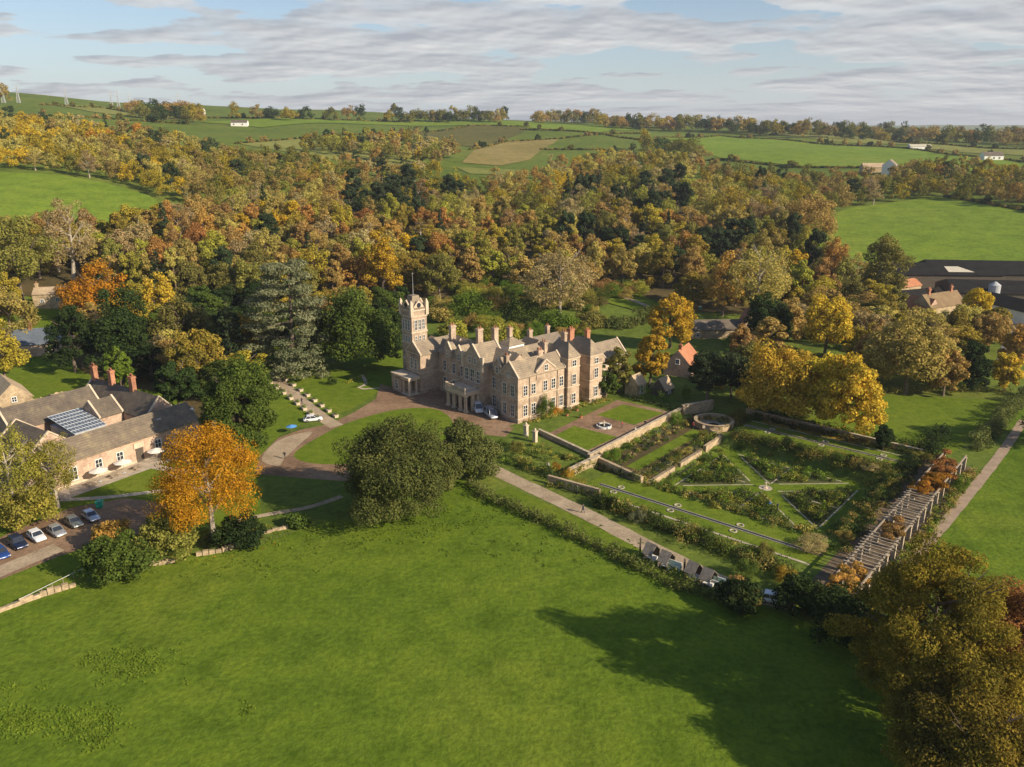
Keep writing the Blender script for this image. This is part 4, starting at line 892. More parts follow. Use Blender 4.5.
for i in range(46):
    side = i % 4
    if side == 0: u, v = rnd.uniform(-24.5, -23), rnd.uniform(-73, -38); w_, ln = rnd.uniform(1.8, 3.4), 'between the drive and the west rill'
    elif side == 1: u, v = rnd.uniform(23, 25), rnd.uniform(-74, -42); w_, ln = rnd.uniform(1.8, 3.2), 'on the bank east of the parterre'
    elif side == 2: u, v = rnd.uniform(-6, 28), rnd.uniform(-37.5, -35.5); w_, ln = rnd.uniform(1.4, 2.6), 'above the rubble wall'
    else: u, v = rnd.uniform(-8, 38), rnd.uniform(-77.5, -74.5); w_, ln = rnd.uniform(1.4, 2.8), 'along the pergola side of the parterre'
    k = rnd.choice(['green', 'olive', 'dark', 'straw']); cn = dict(green='mid green', olive='olive', dark='dark green', straw='straw coloured')[k]
    l = '%s rounded shrub %s' % (cn, ln); shrub(u, v, w_, w_ * rnd.uniform(.7, 1.0), k, l, l.replace('shrub', 'shrubs'))
# the pergola: stone piers, oak beams and cross rafters
pg = thing('pergola', 'long pergola of stone piers and oak rafters along the south side of the garden', 'pergola', gp(-28, -82.5), AG)
pier = MB().box(-.30, .30, -.30, .30, -.3, 2.5).box(-.38, .38, -.38, .38, 2.503, 2.62).mesh('pier', mat('pier_stone', (.42, .345, .25), .9, .25, 1.2))
for i in range(16):
    for s in (-1, 1): link('pier', pier, pg, (.6 + i * 4.2, s * 1.9, 0))
for s in (-1, 1): MB().box(-.4, 64.4, s * 1.9 - .11, s * 1.9 + .11, 2.645, 2.86).build('beam', WOOD, pg)
rafter_runs = {}
for i in range(58):
    x = -.2 + i * 1.12 + rnd.uniform(-.12, .12)
    if not (6 < x < 19 or 25 < x < 41): continue
    rafter_runs.setdefault(x > 22, MB()).box(x - .085, x + .085, -2.3 + rnd.uniform(-.25, .2), 2.3 + rnd.uniform(-.2, .25), 2.863, 3.03)
for mb in rafter_runs.values(): mb.build('rafters', mat('grey_oak', (.38, .31, .22), .9, .4, 1.2), pg)
def vine(label, u0, u1, key, n=2600, droop=.8):
    rg = np.random.default_rng(int(u0 * 7) + 900); m = int((u1 - u0) * 2.2)
    uu = rg.uniform(u0, u1, m); vv = -82.5 + rg.normal(size=m) * 1.2; P = np.array([[*gw(a, b)] for a, b in zip(uu, vv)])
    z = terr(P[:, 0], P[:, 1]); cen = np.column_stack([P, np.maximum(z, 0) + 3.3 - droop * rg.random(m)])
    v, f = leafcloud(cen, np.full(m, .85), n, .24, rg, .45)
    tag(link('climber', mesh_np('climber', v, f, [LEAF[key]])), label, 'climbing plant')
vine('russet orange climber covering the upper bays of the pergola', 11, 23, 'orange', 14000, 1.2); vine('brown climber over the far end bays of the pergola', 23, 36, 'russet', 14000, 1.3)
vine('dull brown climber over the middle bays of the pergola', -9.5, -2, 'brown', 9000, 1.3); vine('reddish brown climber over the near end bays of the pergola', -29, -21, 'russet', 10000, 1.2)
# walled flower walk below the cedar: paving and stone planters
pribbon('flower_walk', [(266, 372), (290, 391), (310, 408), (326, 420), (338, 427)], 3.4, PALEGRAVEL, off=.044)
pribbon('path_strip', [(362, 375), (366, 384), (356, 389), (380, 388)], .9, PAVING, off=.03)
def planter_mesh():
    mb = MB(); mb.box(-.9, .9, -.45, .45, 0, .55, 0).box(-1.0, 1.0, -.55, .55, .553, .66, 0); return mb.mesh('planter', TRIM)
pm = planter_mesh(); pl = None
rg = np.random.default_rng(4); vv, ff = leafcloud(np.array([[-.5, 0, .85], [0, 0, .95], [.5, 0, .85]]), np.array([.42, .48, .42]), 160, .16, rg)
plm = mesh_np('foliage', vv, ff, [LEAF['fresh']])
for i in range(9):
    for s in (-1, 1):
        t = (i + .5) / 9; a = at(268 + 62 * t, 374 + 47 * t); dr = (at(330, 421) - at(268, 374)).normalized(); nn = Vector((-dr.y, dr.x, 0))
        q = a + nn * s * 2.2
        l = 'pale stone planter in the row along the %s side of the flower walk' % ('cedar' if s > 0 else 'dark tree')
        e = thing('planter', l, 'planter', q, math.atan2(dr.y, dr.x), 'stone planters along the flower walk'); link('trough', pm, e); link('foliage', plm, e)
# meadow boundary: low broken stone wall and a fence rail
def roughwall(label, px, h=.7, th=.6):
    P = [at(*q) for q in px]; mb = MB(); c = P[0]
    for a, b in zip(P[:-1], P[1:]):
        n = max(1, int((b - a).length / .8)); t = (b - a).normalized(); r = math.atan2(t.y, t.x)
        for i in range(n):
            q = a.lerp(b, (i + .5) / n) - c; hh = h * rnd.uniform(.55, 1.15); L_ = .43; w_ = th * .5 * rnd.uniform(.8, 1.2)
            cs, sn = math.cos(r), math.sin(r)
            vs = [(q.x + x * cs - y * sn, q.y + x * sn + y * cs, z) for z, k in ((-.2, 1), (hh, .8)) for x, y in ((-L_, -w_ * k), (L_, -w_ * k), (L_, w_ * k), (-L_, w_ * k))]
            mb.add(vs, [(4, 5, 6, 7), (0, 1, 5, 4), (1, 2, 6, 5), (2, 3, 7, 6), (3, 0, 4, 7)])
    return tag(mb.build('drystone_wall', RUBBLE, None, c), label, 'wall')
roughwall('low sunlit drystone wall at the lower left meadow edge', [(-20, 622), (0, 612), (40, 597), (76, 586)], .9)
roughwall('short drystone wall left of the orange beech trunk', [(150, 566), (175, 562)], .8)
roughwall('drystone wall in the grass below the orange beech', [(196, 556), (222, 552), (240, 546)], .8)
roughwall('short drystone wall right of the dark low bush', [(262, 534), (288, 528)], .7)
fr = thing('rail_fence', 'thin pale single rail fence on the grass bank below the car park', 'fence', at(20, 605)); P0, P1 = Vector((0, 0, 0)), at(84, 574) - at(20, 605)
MB().tube([P0 + Vector((0, 0, .9)), P1 + Vector((0, 0, 1))], [.03, .03], 5).build('rail', WHITE, fr)
for i in range(7):
    q = P0.lerp(P1, i / 6); MB().box(q.x - .04, q.x + .04, q.y - .04, q.y + .04, -.2, .95).build('post', WOOD, fr)
# ------------------------------------------------------------------ buildings
WIN = {}
def window(par, x, y, z, w, h, rot, kind='sash', frame_m=None):
    """a window standing on a wall face: stone surround and bars, the pane its sub-part; rot turns -Y outward"""
    k = (round(w, 2), round(h, 2), kind)
    if k not in WIN:
        mb = MB(); t = .13
        mb.box(-w / 2 - t, -w / 2, -.10, .04, 0, h).box(w / 2, w / 2 + t, -.10, .04, 0, h).box(-w / 2 - t, w / 2 + t, -.12, .04, h + .002, h + t).box(-w / 2 - t - .05, w / 2 + t + .05, -.18, .04, -t, -.002)
        nb = 2 if w > 1.5 else 1
        for i in range(nb): 
            xx = -w / 2 + w * (i + 1) / (nb + 1); mb.box(xx - .04, xx + .04, -.05, -.025, 0, h, 1)
        for i in range(2 if h > 1.7 else 1): 
            zz = h * (i + 1) / (3 if h > 1.7 else 2); mb.box(-w / 2, w / 2, -.048, -.027, zz - .035, zz + .035, 1)
        fm = mb.mesh('window', mat('pale_window_surround', (.70, .62, .51), .8, .1, 1) if kind != 'white' else WHITE, WHITE)
        pm_ = MB().box(-w / 2, w / 2, -.02, .02, 0, h).mesh('pane', GLASS); WIN[k] = (fm, pm_)
    fm, pm_ = WIN[k]
    o = link('window', fm, par, (x, y, z), rot); link('pane', pm_, o)
    return o
S_, W_, E_, N_ = 0, -math.pi / 2, math.pi / 2, math.pi
def gable(wb, rb, x0, x1, y0, y1, z0, ze, zr, axis, ov=.35, cope=None, mi=0):
    """walls with gable ends into wb, two sloping roof slabs into rb, gable copings into cope"""
    wb.box(x0, x1, y0, y1, z0, ze)
    t = .18
    if axis == 'x':
        m = (y0 + y1) / 2
        wb.add([(x0, y0, ze), (x0, y1, ze), (x0, m, zr), (x1, y0, ze), (x1, y1, ze), (x1, m, zr)], [(0, 2, 1), (3, 4, 5), (0, 3, 5, 2), (1, 2, 5, 4)])
        for s, e in ((1, y0), (-1, y1)):
            sl = (zr - ze) / abs(m - e); yo = e - s * ov; zo = ze - ov * sl
            a = [(x0 + .02, yo, zo + .02), (x1 - .02, yo, zo + .02), (x1 - .02, m, zr + .02), (x0 + .02, m, zr + .02)]
            rb.add(a + [(p[0], p[1], p[2] + t) for p in a], [(4, 5, 6, 7), (3, 2, 1, 0), (0, 1, 5, 4), (1, 2, 6, 5), (2, 3, 7, 6), (3, 0, 4, 7)] if s > 0 else [(7, 6, 5, 4), (0, 1, 2, 3), (4, 5, 1, 0), (5, 6, 2, 1), (6, 7, 3, 2), (7, 4, 0, 3)])
            if cope is not None:
                for xa, xb in ((x0 - .12, x0 + .3), (x1 - .3, x1 + .12)):
                    c = [(xa, yo, zo + .1), (xb, yo, zo + .1), (xb, m, zr + .1), (xa, m, zr + .1)]; cope.add(c + [(p[0], p[1], p[2] + .38) for p in c], [(4, 5, 6, 7), (3, 2, 1, 0), (0, 1, 5, 4), (1, 2, 6, 5), (2, 3, 7, 6), (3, 0, 4, 7)] if s > 0 else [(7, 6, 5, 4), (0, 1, 2, 3), (4, 5, 1, 0), (5, 6, 2, 1), (6, 7, 3, 2), (7, 4, 0, 3)])
    else:
        w2, r2, c2 = MB(), MB(), (MB() if cope is not None else None)
        gable(w2, r2, y0, y1, x0, x1, z0, ze, zr, 'x', ov, c2)
        for src, dst in ((w2, wb), (r2, rb), (c2, cope)):
            if src: dst.add([(p[1], p[0], p[2]) for p in src.v], [tuple(reversed(f)) for f in src.f])
        # the plain walls were added twice in size only once in place: box above already stands, w2 repeats it
        wb.v = wb.v; return
def gable_y(wb, rb, x0, x1, y0, y1, z0, ze, zr, ov=.35, cope=None):
    w2, r2, c2 = MB(), MB(), MB()
    gable(w2, r2, y0, y1, x0, x1, z0, ze, zr, 'x', ov, c2)
    for src, dst in ((w2, wb), (r2, rb), (c2, cope)):
        if dst is not None: dst.add([(p[1], p[0], p[2]) for p in src.v], [tuple(reversed(f)) for f in src.f])
def hip(rb, x0, x1, y0, y1, z0, z1, ov=.4, ridge=.5):
    x0 -= ov; x1 += ov; y0 -= ov; y1 += ov
    lx, ly = x1 - x0, y1 - y0
    if lx >= ly: r = min(lx, ly) * ridge; a, b = ((x0 + r, (y0 + y1) / 2, z1), (x1 - r, (y0 + y1) / 2, z1))
    else: r = min(lx, ly) * ridge; a, b = (((x0 + x1) / 2, y0 + r, z1), ((x0 + x1) / 2, y1 - r, z1))
    vs = [(x0, y0, z0), (x1, y0, z0), (x1, y1, z0), (x0, y1, z0), a, b]
    if lx >= ly: fs = [(0, 1, 5, 4), (1, 2, 5), (2, 3, 4, 5), (3, 0, 4), (3, 2, 1, 0)]
    else: fs = [(0, 1, 4), (1, 2, 5, 4), (2, 3, 5), (3, 0, 4, 5), (3, 2, 1, 0)]
    rb.add(vs, fs)
def chimney(par, x, y, z0, z1, w, d, m, pots=2, label=None, name='chimney'):
    mb = MB(); mb.box(x - w / 2, x + w / 2, y - d / 2, y + d / 2, z0, z1 - .5, 0).box(x - w / 2 - .14, x + w / 2 + .14, y - d / 2 - .14, y + d / 2 + .14, z1 - .497, z1 - .22, 0).box(x - w / 2 - .05, x + w / 2 + .05, y - d / 2 - .05, y + d / 2 + .05, z1 - .217, z1, 0)
    for i in range(pots):
        q = (i + .5) / pots - .5; mb.cyl(x + (q * w * .9 if w >= d else 0), y + (q * d * .9 if d > w else 0), z1 + .003, z1 + .62, .17, .13, 8, 1)
    o = mb.build(name, (m, REDTILE), par)
    if label: o['label'] = label
    return o

def split_build(mb, name, mats, parent, gap=.03):
    """each touching cluster of pieces becomes a part of its own"""
    par = list(range(len(mb.v)))
    def fd(i):
        while par[i] != i: par[i] = par[par[i]]; i = par[i]
        return i
    for f in mb.f:
        r = fd(f[0])
        for i in f[1:]: par[fd(i)] = r
    isl = {}
    for i in range(len(mb.v)): isl.setdefault(fd(i), []).append(i)
    bx = [(k, [min(mb.v[i][c] for i in v) for c in range(3)], [max(mb.v[i][c] for i in v) for c in range(3)]) for k, v in isl.items()]
    for a in range(len(bx)):
        for b in range(a):
            if all(bx[a][1][c] <= bx[b][2][c] + gap and bx[b][1][c] <= bx[a][2][c] + gap for c in range(3)): par[fd(bx[a][0])] = fd(bx[b][0])
    grp = {}
    for fi, f in enumerate(mb.f): grp.setdefault(fd(f[0]), []).append(fi)
    for k, fl in grp.items():
        m = MB(); mp = {}
        for fi in fl:
            for i in mb.f[fi]:
                if i not in mp: mp[i] = len(m.v); m.v.append(mb.v[i])
            m.f.append(tuple(mp[i] for i in mb.f[fi])); m.m.append(0)
        m.build(name, mats, parent)
hs = thing('country_house', 'large pinkish sandstone country house with clock tower, gables and many chimneys', 'country house', (O[0], O[1], 0), AH)
wb, rb, cp, tr = MB(), MB(), MB(), MB()
# south wing: west gable, five bay south front with a small gable in it
gable(wb, rb, -1.0, 14, 0, 6.2, -1, 10.8, 13.9, 'x', .25, cp)
gable_y(wb, rb, 4.6, 10.4, -.15, 3.0, 9.5, 11.3, 13.6, .2, cp)
for z in (.9, 5.6, 10.7): tr.box(-1.09, 14.0, -.12, 6.2, z, z + .22)
for u in (1.2, 3.7, 7.4, 10.0, 12.6):
    for z, h in ((1.5, 2.5), (6.4, 2.3)): window(hs, u, -.06, z, 1.15, h, S_)
window(hs, 7.5, -.21, 11.3, 1.0, 1.3, S_)
for v in (1.7, 4.5):
    for z, h in ((1.5, 2.6), (6.3, 2.5)): window(hs, -1.06, v, z, 1.1, h, W_)
window(hs, -1.06, 3.1, 10.6, .8, 1.1, W_)
# south pavilion and the recess behind it
wb.box(14.1, 18, -.8, 7, -1, 12.9); hip(rb, 14.1, 18, -.8, 7, 12.95, 16.2, .25)
for z in (.9, 5.6, 10.4, 12.6): tr.box(13.98, 18.12, -.92, 7.1, z, z + .24)
for z, h in ((1.5, 2.4), (6.3, 2.4), (10.8, 1.4)): window(hs, 16.05, -.86, z, 1.2, h, S_)
wb.box(18.02, 22, 4.2, 10, -1, 11.2); gable_y(wb, rb, 18.05, 21.95, 4.3, 12, 11.0, 11.2, 13.2, .2)
for z, h in ((1.5, 2.2), (6.3, 2.2)): window(hs, 20, 4.14, z, 1.2, h, S_)
wb.box(22.05, 26.4, -.4, 8.5, -1, 12.1); hip(rb, 22.05, 26.4, -.4, 8.5, 12.15, 15.6, .25)
for z in (.9, 5.6, 9.6, 11.8): tr.box(21.93, 26.5, -.52, 8.6, z, z + .24)
for z, h in ((1.5, 2.4), (6.3, 2.3), (9.9, 1.3)): window(hs, 24.2, -.46, z, 1.2, h, S_)
wb.box(26.45, 29.8, .8, 7, -1, 7.6); tr.box(26.4, 29.95, .66, 7.1, 7.603, 8.0); tr.box(26.45, 29.9, .7, 7.05, 4.2, 4.42)
window(hs, 28.2, .74, 4.9, 1.2, 2.1, S_); window(hs, 28.2, .74, 1.0, 1.3, 2.6, S_)
for v in (2.5, 5): window(hs, 29.86, v, 4.8, 1.1, 2.1, E_)
# west range: centre wall, gabled bay over the porch
gable_y(wb, rb, .6, 9.5, 6.25, 32.6, -1, 10.4, 14.0, .3, None)
for z in (.9, 5.4, 10.2): tr.box(.48, .7, 6.3, 32.5, z, z + .22)
for v in (7.6, 10.2, 22.6, 26.0, 29.8):
    for z, h in ((1.3, 2.8), (6.0, 2.5)): window(hs, .54, v, z, 1.15, h, W_)
gable(wb, rb, -1.2, 6.0, 12.2, 20.2, -1, 11.2, 15.4, 'x', .2, cp)
for v in (14.0, 18.4): window(hs, -1.26, v, 6.6, 1.2, 2.8, W_)
window(hs, -1.26, 16.2, 6.6, 1.5, 2.9, W_)
for v in (15.2, 17.2): window(hs, -1.26, v, 11.0, .8, 1.5, W_)
for v in (8.8, 23.6, 28.0):
    gable(wb, rb, .3, 4.4, v - 1.4, v + 1.4, 9.6, 11.4, 13.4, 'x', .12, cp); window(hs, .24, v, 10.0, .9, 1.4, W_)
tr.box(-1.5, -1.0, 12.0, 12.9, 9.5, 13.2); tr.box(-1.5, -1.0, 19.5, 20.4, 9.5, 13.2)
# porch for carriages
pc = MB()
for v in (14.0, 16.1, 18.6, 20.9):
    pc.cyl(-5.2, v - .32, .5, 3.9, .2, .17, 10).cyl(-5.2, v + .32, .5, 3.9, .2, .17, 10).box(-5.55, -4.85, v - .62, v + .62, -.2, .5).box(-5.55, -4.85, v - .62, v + .62, 3.903, 4.1)
for u in (-3.1, -1.55):
    for v in (14.0, 20.9): pc.box(u - .32, u + .32, v - .35, v + .35, -.2, 4.1)
pc.box(-5.75, -1.25, 13.5, 21.4, 4.105, 4.9); pc.box(-5.9, -1.22, 13.35, 21.55, 4.905, 5.15)
for v in (13.7, 16, 18.6, 21.2): pc.box(-5.75, -5.35, v - .2, v + .2, 5.155, 6.2)
pc.box(-5.7, -5.4, 13.6, 21.3, 5.9, 6.05); pc.box(-5.3, -1.3, 13.6, 13.85, 5.9, 6.05); pc.box(-5.3, -1.3, 21.1, 21.35, 5.9, 6.05)
for i in range(24): pc.box(-5.65, -5.45, 13.9 + i * .31, 14.02 + i * .31, 5.157, 5.898)
pc.build('porch', TRIM, hs)
MB().box(-1.32, -1.21, 16.2, 18.4, 0, 3.2).build('door', DARKWOOD, hs)
# north-west wing below the tower, with its small portico
gable(wb, rb, -5.0, 6.5, 32.65, 39.0, -1, 10.2, 12.9, 'x', .25, cp)
for v in (34.6, 36.4): window(hs, -5.06, v, 6.2, .9, 2.6, W_)
for z in (.9, 5.4, 10.1): tr.box(-5.1, 6.5, 32.55, 39.1, z, z + .2)
wb.box(-8.4, -5.02, 36.6, 41.0, -1, 4.4); tr.box(-8.55, -4.9, 36.5, 41.15, 4.403, 4.75)
window(hs, -8.46, 38.6, .9, 1.2, 2.3, W_)
pt = MB()
for u in (-8.1, -6.0):
    for v in (33.4, 35.9): pt.box(u - .22, u + .22, v - .22, v + .22, -.2, 3.9)
pt.box(-8.5, -5.05, 33.0, 36.4, 3.903, 4.5); pt.box(-8.65, -5.05, 32.85, 36.45, 4.503, 4.75); pt.box(-8.6, -5.02, 33, 36.4, -.2, .25)
pt.build('portico', TRIM, hs); MB().box(-5.09, -5.03, 34.0, 35.4, .25, 2.9).build('door', DARKWOOD, hs)
# rear ranges
wb.box(9.55, 26.4, 8.6, 24, -1, 9.6)
gable(wb, rb, 9.6, 26, 8.7, 13.0, 9.0, 9.7, 12.3, 'x', .1); gable(wb, rb, 9.6, 24, 13.6, 18.2, 9.0, 9.7, 12.4, 'x', .1); gable_y(wb, rb, 20, 25, 18.4, 24, 9, 9.7, 12.2, .1)
MB().box(10, 26.3, 13.05, 13.55, 9.62, 9.75).box(9.7, 19.8, 18.4, 23.8, 9.62, 9.72).build('lead_flat', LEAD, hs)
gable_y(wb, rb, 2.0, 9.4, 39.05, 43, -1, 8.8, 11.6, .2); wb.box(-3, 4.5, 39.05, 41.9, -1, 8.2)
gable(wb, rb, 22, 40, 26, 33, -1, 6.6, 9.6, 'x', .3); gable_y(wb, rb, 12, 20, 24.2, 36, -1, 7.2, 10.2, .3)
gable_y(wb, rb, 30, 36.5, 8, 22, -1, 7.2, 10.4, .3, cp); gable(wb, rb, 36.6, 46, 9, 16, -1, 6.6, 10.0, 'x', .3, cp)
wb.box(26.45, 30, 7.1, 20, -1, 7.8); MB().box(26.5, 29.9, 7.2, 19.9, 7.803, 7.95).build('lead_flat', LEAD, hs)
for u in (32, 34.6): window(hs, u, 7.94, 2.2, 1.0, 1.8, S_)
for u in (39, 42.5): window(hs, u, 8.94, 2.6, 1.0, 1.6, S_)
wb.build('wall', STONE, hs); split_build(rb, 'roof', SLATE, hs); split_build(cp, 'gable_coping', TRIM, hs); split_build(tr, 'string_course', TRIM, hs)
# white lantern over the stair hall
MB().box(11.6, 16.6, 17.6, 22, 9.7, 12.6).build('lantern', WHITE, hs); rl = MB(); hip(rl, 11.6, 16.6, 17.6, 22, 12.62, 14.4, .25); rl.build('lantern_roof', SLATE, hs)
for u in (12.6, 14.1, 15.6): window(hs, u, 17.56, 10.9, .9, 1.2, S_, 'white')
for q in ((2.9, 29.5, 10, 17.4, 1.5, 1.0), (5.2, 21.5, 10, 17.6, 1.6, 1.0), (8.6, 19.6, 10, 17.6, 1.3, 1.3), (17.6, 24.4, 9, 15.4, 1.0, 1.2), (8.6, 3.2, 12, 15.2, 1.4, .8), (13.7, 7.2, 10, 15.6, 1.0, 1.6), (22.6, 9.4, 11, 16.2, .9, 1.4), (36.4, 30, 7, 12.0, 1.0, 1.0), (28.8, 28.9, 8, 12.2, 1.2, 1.0), (1.2, 6.6, 10, 14.6, .9, 1.1)): chimney(hs, *q, STONE)
for q in ((34.2, 18.5, 8, 13.6, 1.6, 1.1), (38.2, 16.2, 6, 13.0, 1.2, 1.0)): chimney(hs, *q, REDBRICK, label='orange brick chimney')
# clock tower
tw = MB(); tx, ty, a = 1.5, 44.4, 2.4
tw.box(tx - a, tx + a, ty - a, ty + a, -1, 19.4); tt = MB()
for z in (6, 10.4, 13.4, 17.6, 19.2): tt.box(tx - a - .16, tx + a + .16, ty - a - .16, ty + a + .16, z, z + .36)
tw.box(tx - a - .02, tx + a + .02, ty - a - .02, ty + a + .02, 19.57, 20.1)
for sx_ in (-1, 1):
    for sy_ in (-1, 1):
        tt.box(tx + sx_ * a - .42, tx + sx_ * a + .42, ty + sy_ * a - .42, ty + sy_ * a + .42, 18.0, 21.2); tt.frust(tx + sx_ * a, ty + sy_ * a, 21.203, 22.2, .42, .42, .06, .06)
tw.build('tower', STONE, hs); split_build(tt, 'tower_trim', TRIM, hs)
tc_ = MB(); tc_.frust(tx, ty, 20.12, 22.4, a - .35, a - .35, 1.1, 1.1).frust(tx, ty, 22.403, 23.0, 1.2, 1.2, 1.0, 1.0).build('tower_roof', SLATE, hs)
tg = MB()
for rot, (dx, dy) in ((S_, (0, -1)), (W_, (-1, 0)), (E_, (1, 0))):
    for q in (-1.2, 0, 1.2): window(hs, tx + dx * (a + .06) + (q if dx == 0 else 0), ty + dy * (a + .06) + (q if dy == 0 else 0), 14.2, .75, 2.6, rot)
    for q in (-1.2, 0, 1.2): window(hs, tx + dx * (a + .06) + (q if dx == 0 else 0), ty + dy * (a + .06) + (q if dy == 0 else 0), 11.0, .6, 1.5, rot)
    gable_pts = MB(); cxx, cyy = tx + dx * (a + .02), ty + dy * (a + .02)
    hw = 1.5; base = [(-hw, 19.6), (hw, 19.6), (hw, 20.4), (0, 22.0), (-hw, 20.4)]
    vs = []
    for dd in (0, .35):
        for p, z in base: vs.append((cxx + (p if dx == 0 else -dx * dd), cyy + (p if dy == 0 else -dy * dd), z))
    MB().add(vs, [(0, 1, 2, 3, 4), (9, 8, 7, 6, 5)] + [(i, (i + 1) % 5 + 0, (i + 1) % 5 + 5, i + 5) for i in range(5)]).build('clock_gable', TRIM, hs)
    cf = MB(); k = 20
    vv = [(cxx + (.62 * math.cos(i * 2 * math.pi / k) if dx == 0 else dx * z), cyy + (.62 * math.cos(i * 2 * math.pi / k) if dy == 0 else dy * z), 20.7 + .62 * math.sin(i * 2 * math.pi / k)) for z in (.02, .1) for i in range(k)]
    o = cf.add(vv, [tuple(range(k)), tuple(range(2 * k - 1, k - 1, -1))] + [(i, (i + 1) % k, k + (i + 1) % k, k + i) for i in range(k)]).build('clock_face', GLASS, hs)
MB().tube([(tx, ty, 22.9), (tx, ty, 28.6)], [.07, .04], 8).cyl(tx, ty, 28.6, 28.8, .14, .14, 8).build('flagpole', LEAD, hs)
# downpipes
dp = MB()
for u in (2.45, 11.3, 13.7): dp.tube([(u, -.1, .1), (u, -.1, 10.7)], [.07, .07], 6)
dp.build('downpipe', DARKWOOD, hs)

# long brick range and courtyard at the left
SB = at(65, 488); AS = math.radians(56)
sb = thing('stable_block', 'long pink brick range with grey slate roofs round a glazed courtyard', 'building', SB, AS)
wb, rb, cp, tr = MB(), MB(), MB(), MB()
gable(wb, rb, -2, 30, 0, 7.6, -1, 4.9, 7.9, 'x', .35)
for p in (2.0, 7.0, 11.4, 19.8, 24.4, 28.4): window(sb, p, -.06, 1.0, 1.25, 2.4, S_, 'white')
MB().box(14.8, 16.4, -.14, -.02, 0, 3.0).build('door', DARKWOOD, sb); tr.box(14.5, 16.7, -.2, -.04, 3.01, 4.2)
tr.box(-2.1, 30.1, -.1, 7.7, 4.65, 4.82); tr.box(-2, 30, -.08, .01, 0, .5)
wb.box(30.05, 31.6, .8, 6.8, -1, 4.0)
gable_y(wb, rb, 23, 30, 8.2, 34, -1, 5.4, 9.2, .3, cp); gable(wb, rb, 3, 22.9, 25, 33, -1, 5.2, 9.0, 'x', .3, cp)
gable_y(wb, rb, -7, -.6, 7.8, 24.9, -1, 4.6, 7.6, .3, cp); gable(wb, rb, 17.5, 22.9, 17, 24, -1, 5.4, 8.2, 'x', .3, cp); gable(wb, rb, -20, -2.1, 1.5, 8.9, -1, 4.0, 7.0, 'x', .35, cp)
gable_y(wb, rb, 1.2, 7.6, 12, 24.9, -1, 4.6, 7.2, .3, cp)
wb.box(-.9, 18.8, 9.5, 10.2, -1, 3.4)
wb.build('wall', BRICK, sb); split_build(rb, 'roof', TILE, sb); split_build(cp, 'gable_coping', TRIM, sb); split_build(tr, 'stone_band', TRIM, sb)
gl = MB(); gl.box(10.4, 17.0, 14.0, 23.6, -.5, 4.6, 0); 
gl.build('courtyard_wall', LEAD, sb)
gm = MB(); gm.add([(10.2, 13.8, 4.65), (17.2, 13.8, 4.65), (17.2, 23.8, 6.4), (10.2, 23.8, 6.4)], [(0, 1, 2, 3)]).build('glass_roof', mat('roof_glass', (.10, .125, .155), .25, .3, .5, spec=.5), sb)
gb = MB()
for i in range(11):
    x = 10.2 + .7 * i; gb.tube([(x, 13.8, 4.70), (x, 23.8, 6.45)], [.055, .055], 4)
for i in range(8):
    t = i / 7; gb.tube([(10.2, 13.8 + 10 * t, 4.70 + 1.75 * t), (17.2, 13.8 + 10 * t, 4.70 + 1.75 * t)], [.055, .055], 4)
gb.build('glazing_bar', mat('pale_glazing_bar', (.58, .60, .62), .5, .1, 1), sb)
for p in ((26.5, 33), (26.5, 26), (26.5, 17.8)): chimney(sb, p[0], p[1], 6, 12.4, 1.0, 1.3, REDBRICK, 2)
for p in (22, 30): MB().box(p - .5, p + .5, 2.0, 3.0, 6.0, 6.9).build('rooflight', LEAD, sb)

def cottage(name, label, px, py, rot, Lx, Ly, ze, zr, wm, rm, axis='x', chim=(), wins=(), cat='house', z=None, extra=None):
    p = at(px, py); e = thing(name, label, cat, p, rot)
    wb, rb, cp = MB(), MB(), MB()
    (gable if axis == 'x' else None)(wb, rb, -Lx / 2, Lx / 2, -Ly / 2, Ly / 2, -2, ze, zr, 'x', .35, None)
    wb.build('wall', wm, e); rb.build('roof', rm, e)
    for c in chim: chimney(e, *c)
    for (x, zz, w, h, r) in wins:
        if r == S_: window(e, x, -Ly / 2 - .06, zz, w, h, S_, 'white')
        elif r == E_: window(e, Lx / 2 + .06, x, zz, w, h, E_, 'white')
        elif r == W_: window(e, -Lx / 2 - .06, x, zz, w, h, W_, 'white')
    return e
R_ = math.radians
cottage('cottage', 'pale stone gabled cottage at the left edge beside the rubble yard', 12, 414, R_(-48), 12, 7.5, 5.2, 8.6, RUBBLE, PALETILE, wins=[(-2, 1.2, 1, 1.3, S_), (2, 1.2, 1, 1.3, S_), (0, 4.6, .9, 1.1, E_)])
cottage('outbuilding', 'low stone outbuilding with dark mossy roof at the left edge', 4, 436, R_(-48), 14, 6, 3.2, 5.6, RUBBLE, TILE, wins=[(2, 1, 1, 1.2, S_)])
cottage('cottage', 'pale stone house with small dark windows among trees on the left slope', 57, 306, R_(12), 13, 6, 5.0, 6.8, RUBBLE, PALETILE, wins=[(-3.5, 2.0, 1.0, 1.1, S_), (1.5, 2.2, 1.2, 1.2, S_), (5, 2.2, .9, 1.1, S_)], chim=[(-5.5, 0, 5, 8.4, .9, .8, RUBBLE, 1)])
cottage('cottage', 'blue grey slate roofed house in shade among trees on the left', 42, 352, R_(18), 17, 9, 3.6, 7.2, BRICK, roofing('blue_slate', (.14, .17, .21), (.09, .11, .14), .35, (.17, .19, .22)), wins=[(-4, 1, 1, 1.3, S_), (3, 1, 1, 1.3, S_)], chim=[(-2, 0, 6, 9, .9, .8, REDBRICK, 1)])
cottage('cottage', 'small pale house half hidden by orange trees at the left edge', 8, 352, R_(25), 8, 5, 3.4, 5.4, WHITE, PALETILE, wins=[(0, 1, 1.4, 1.2, S_)])
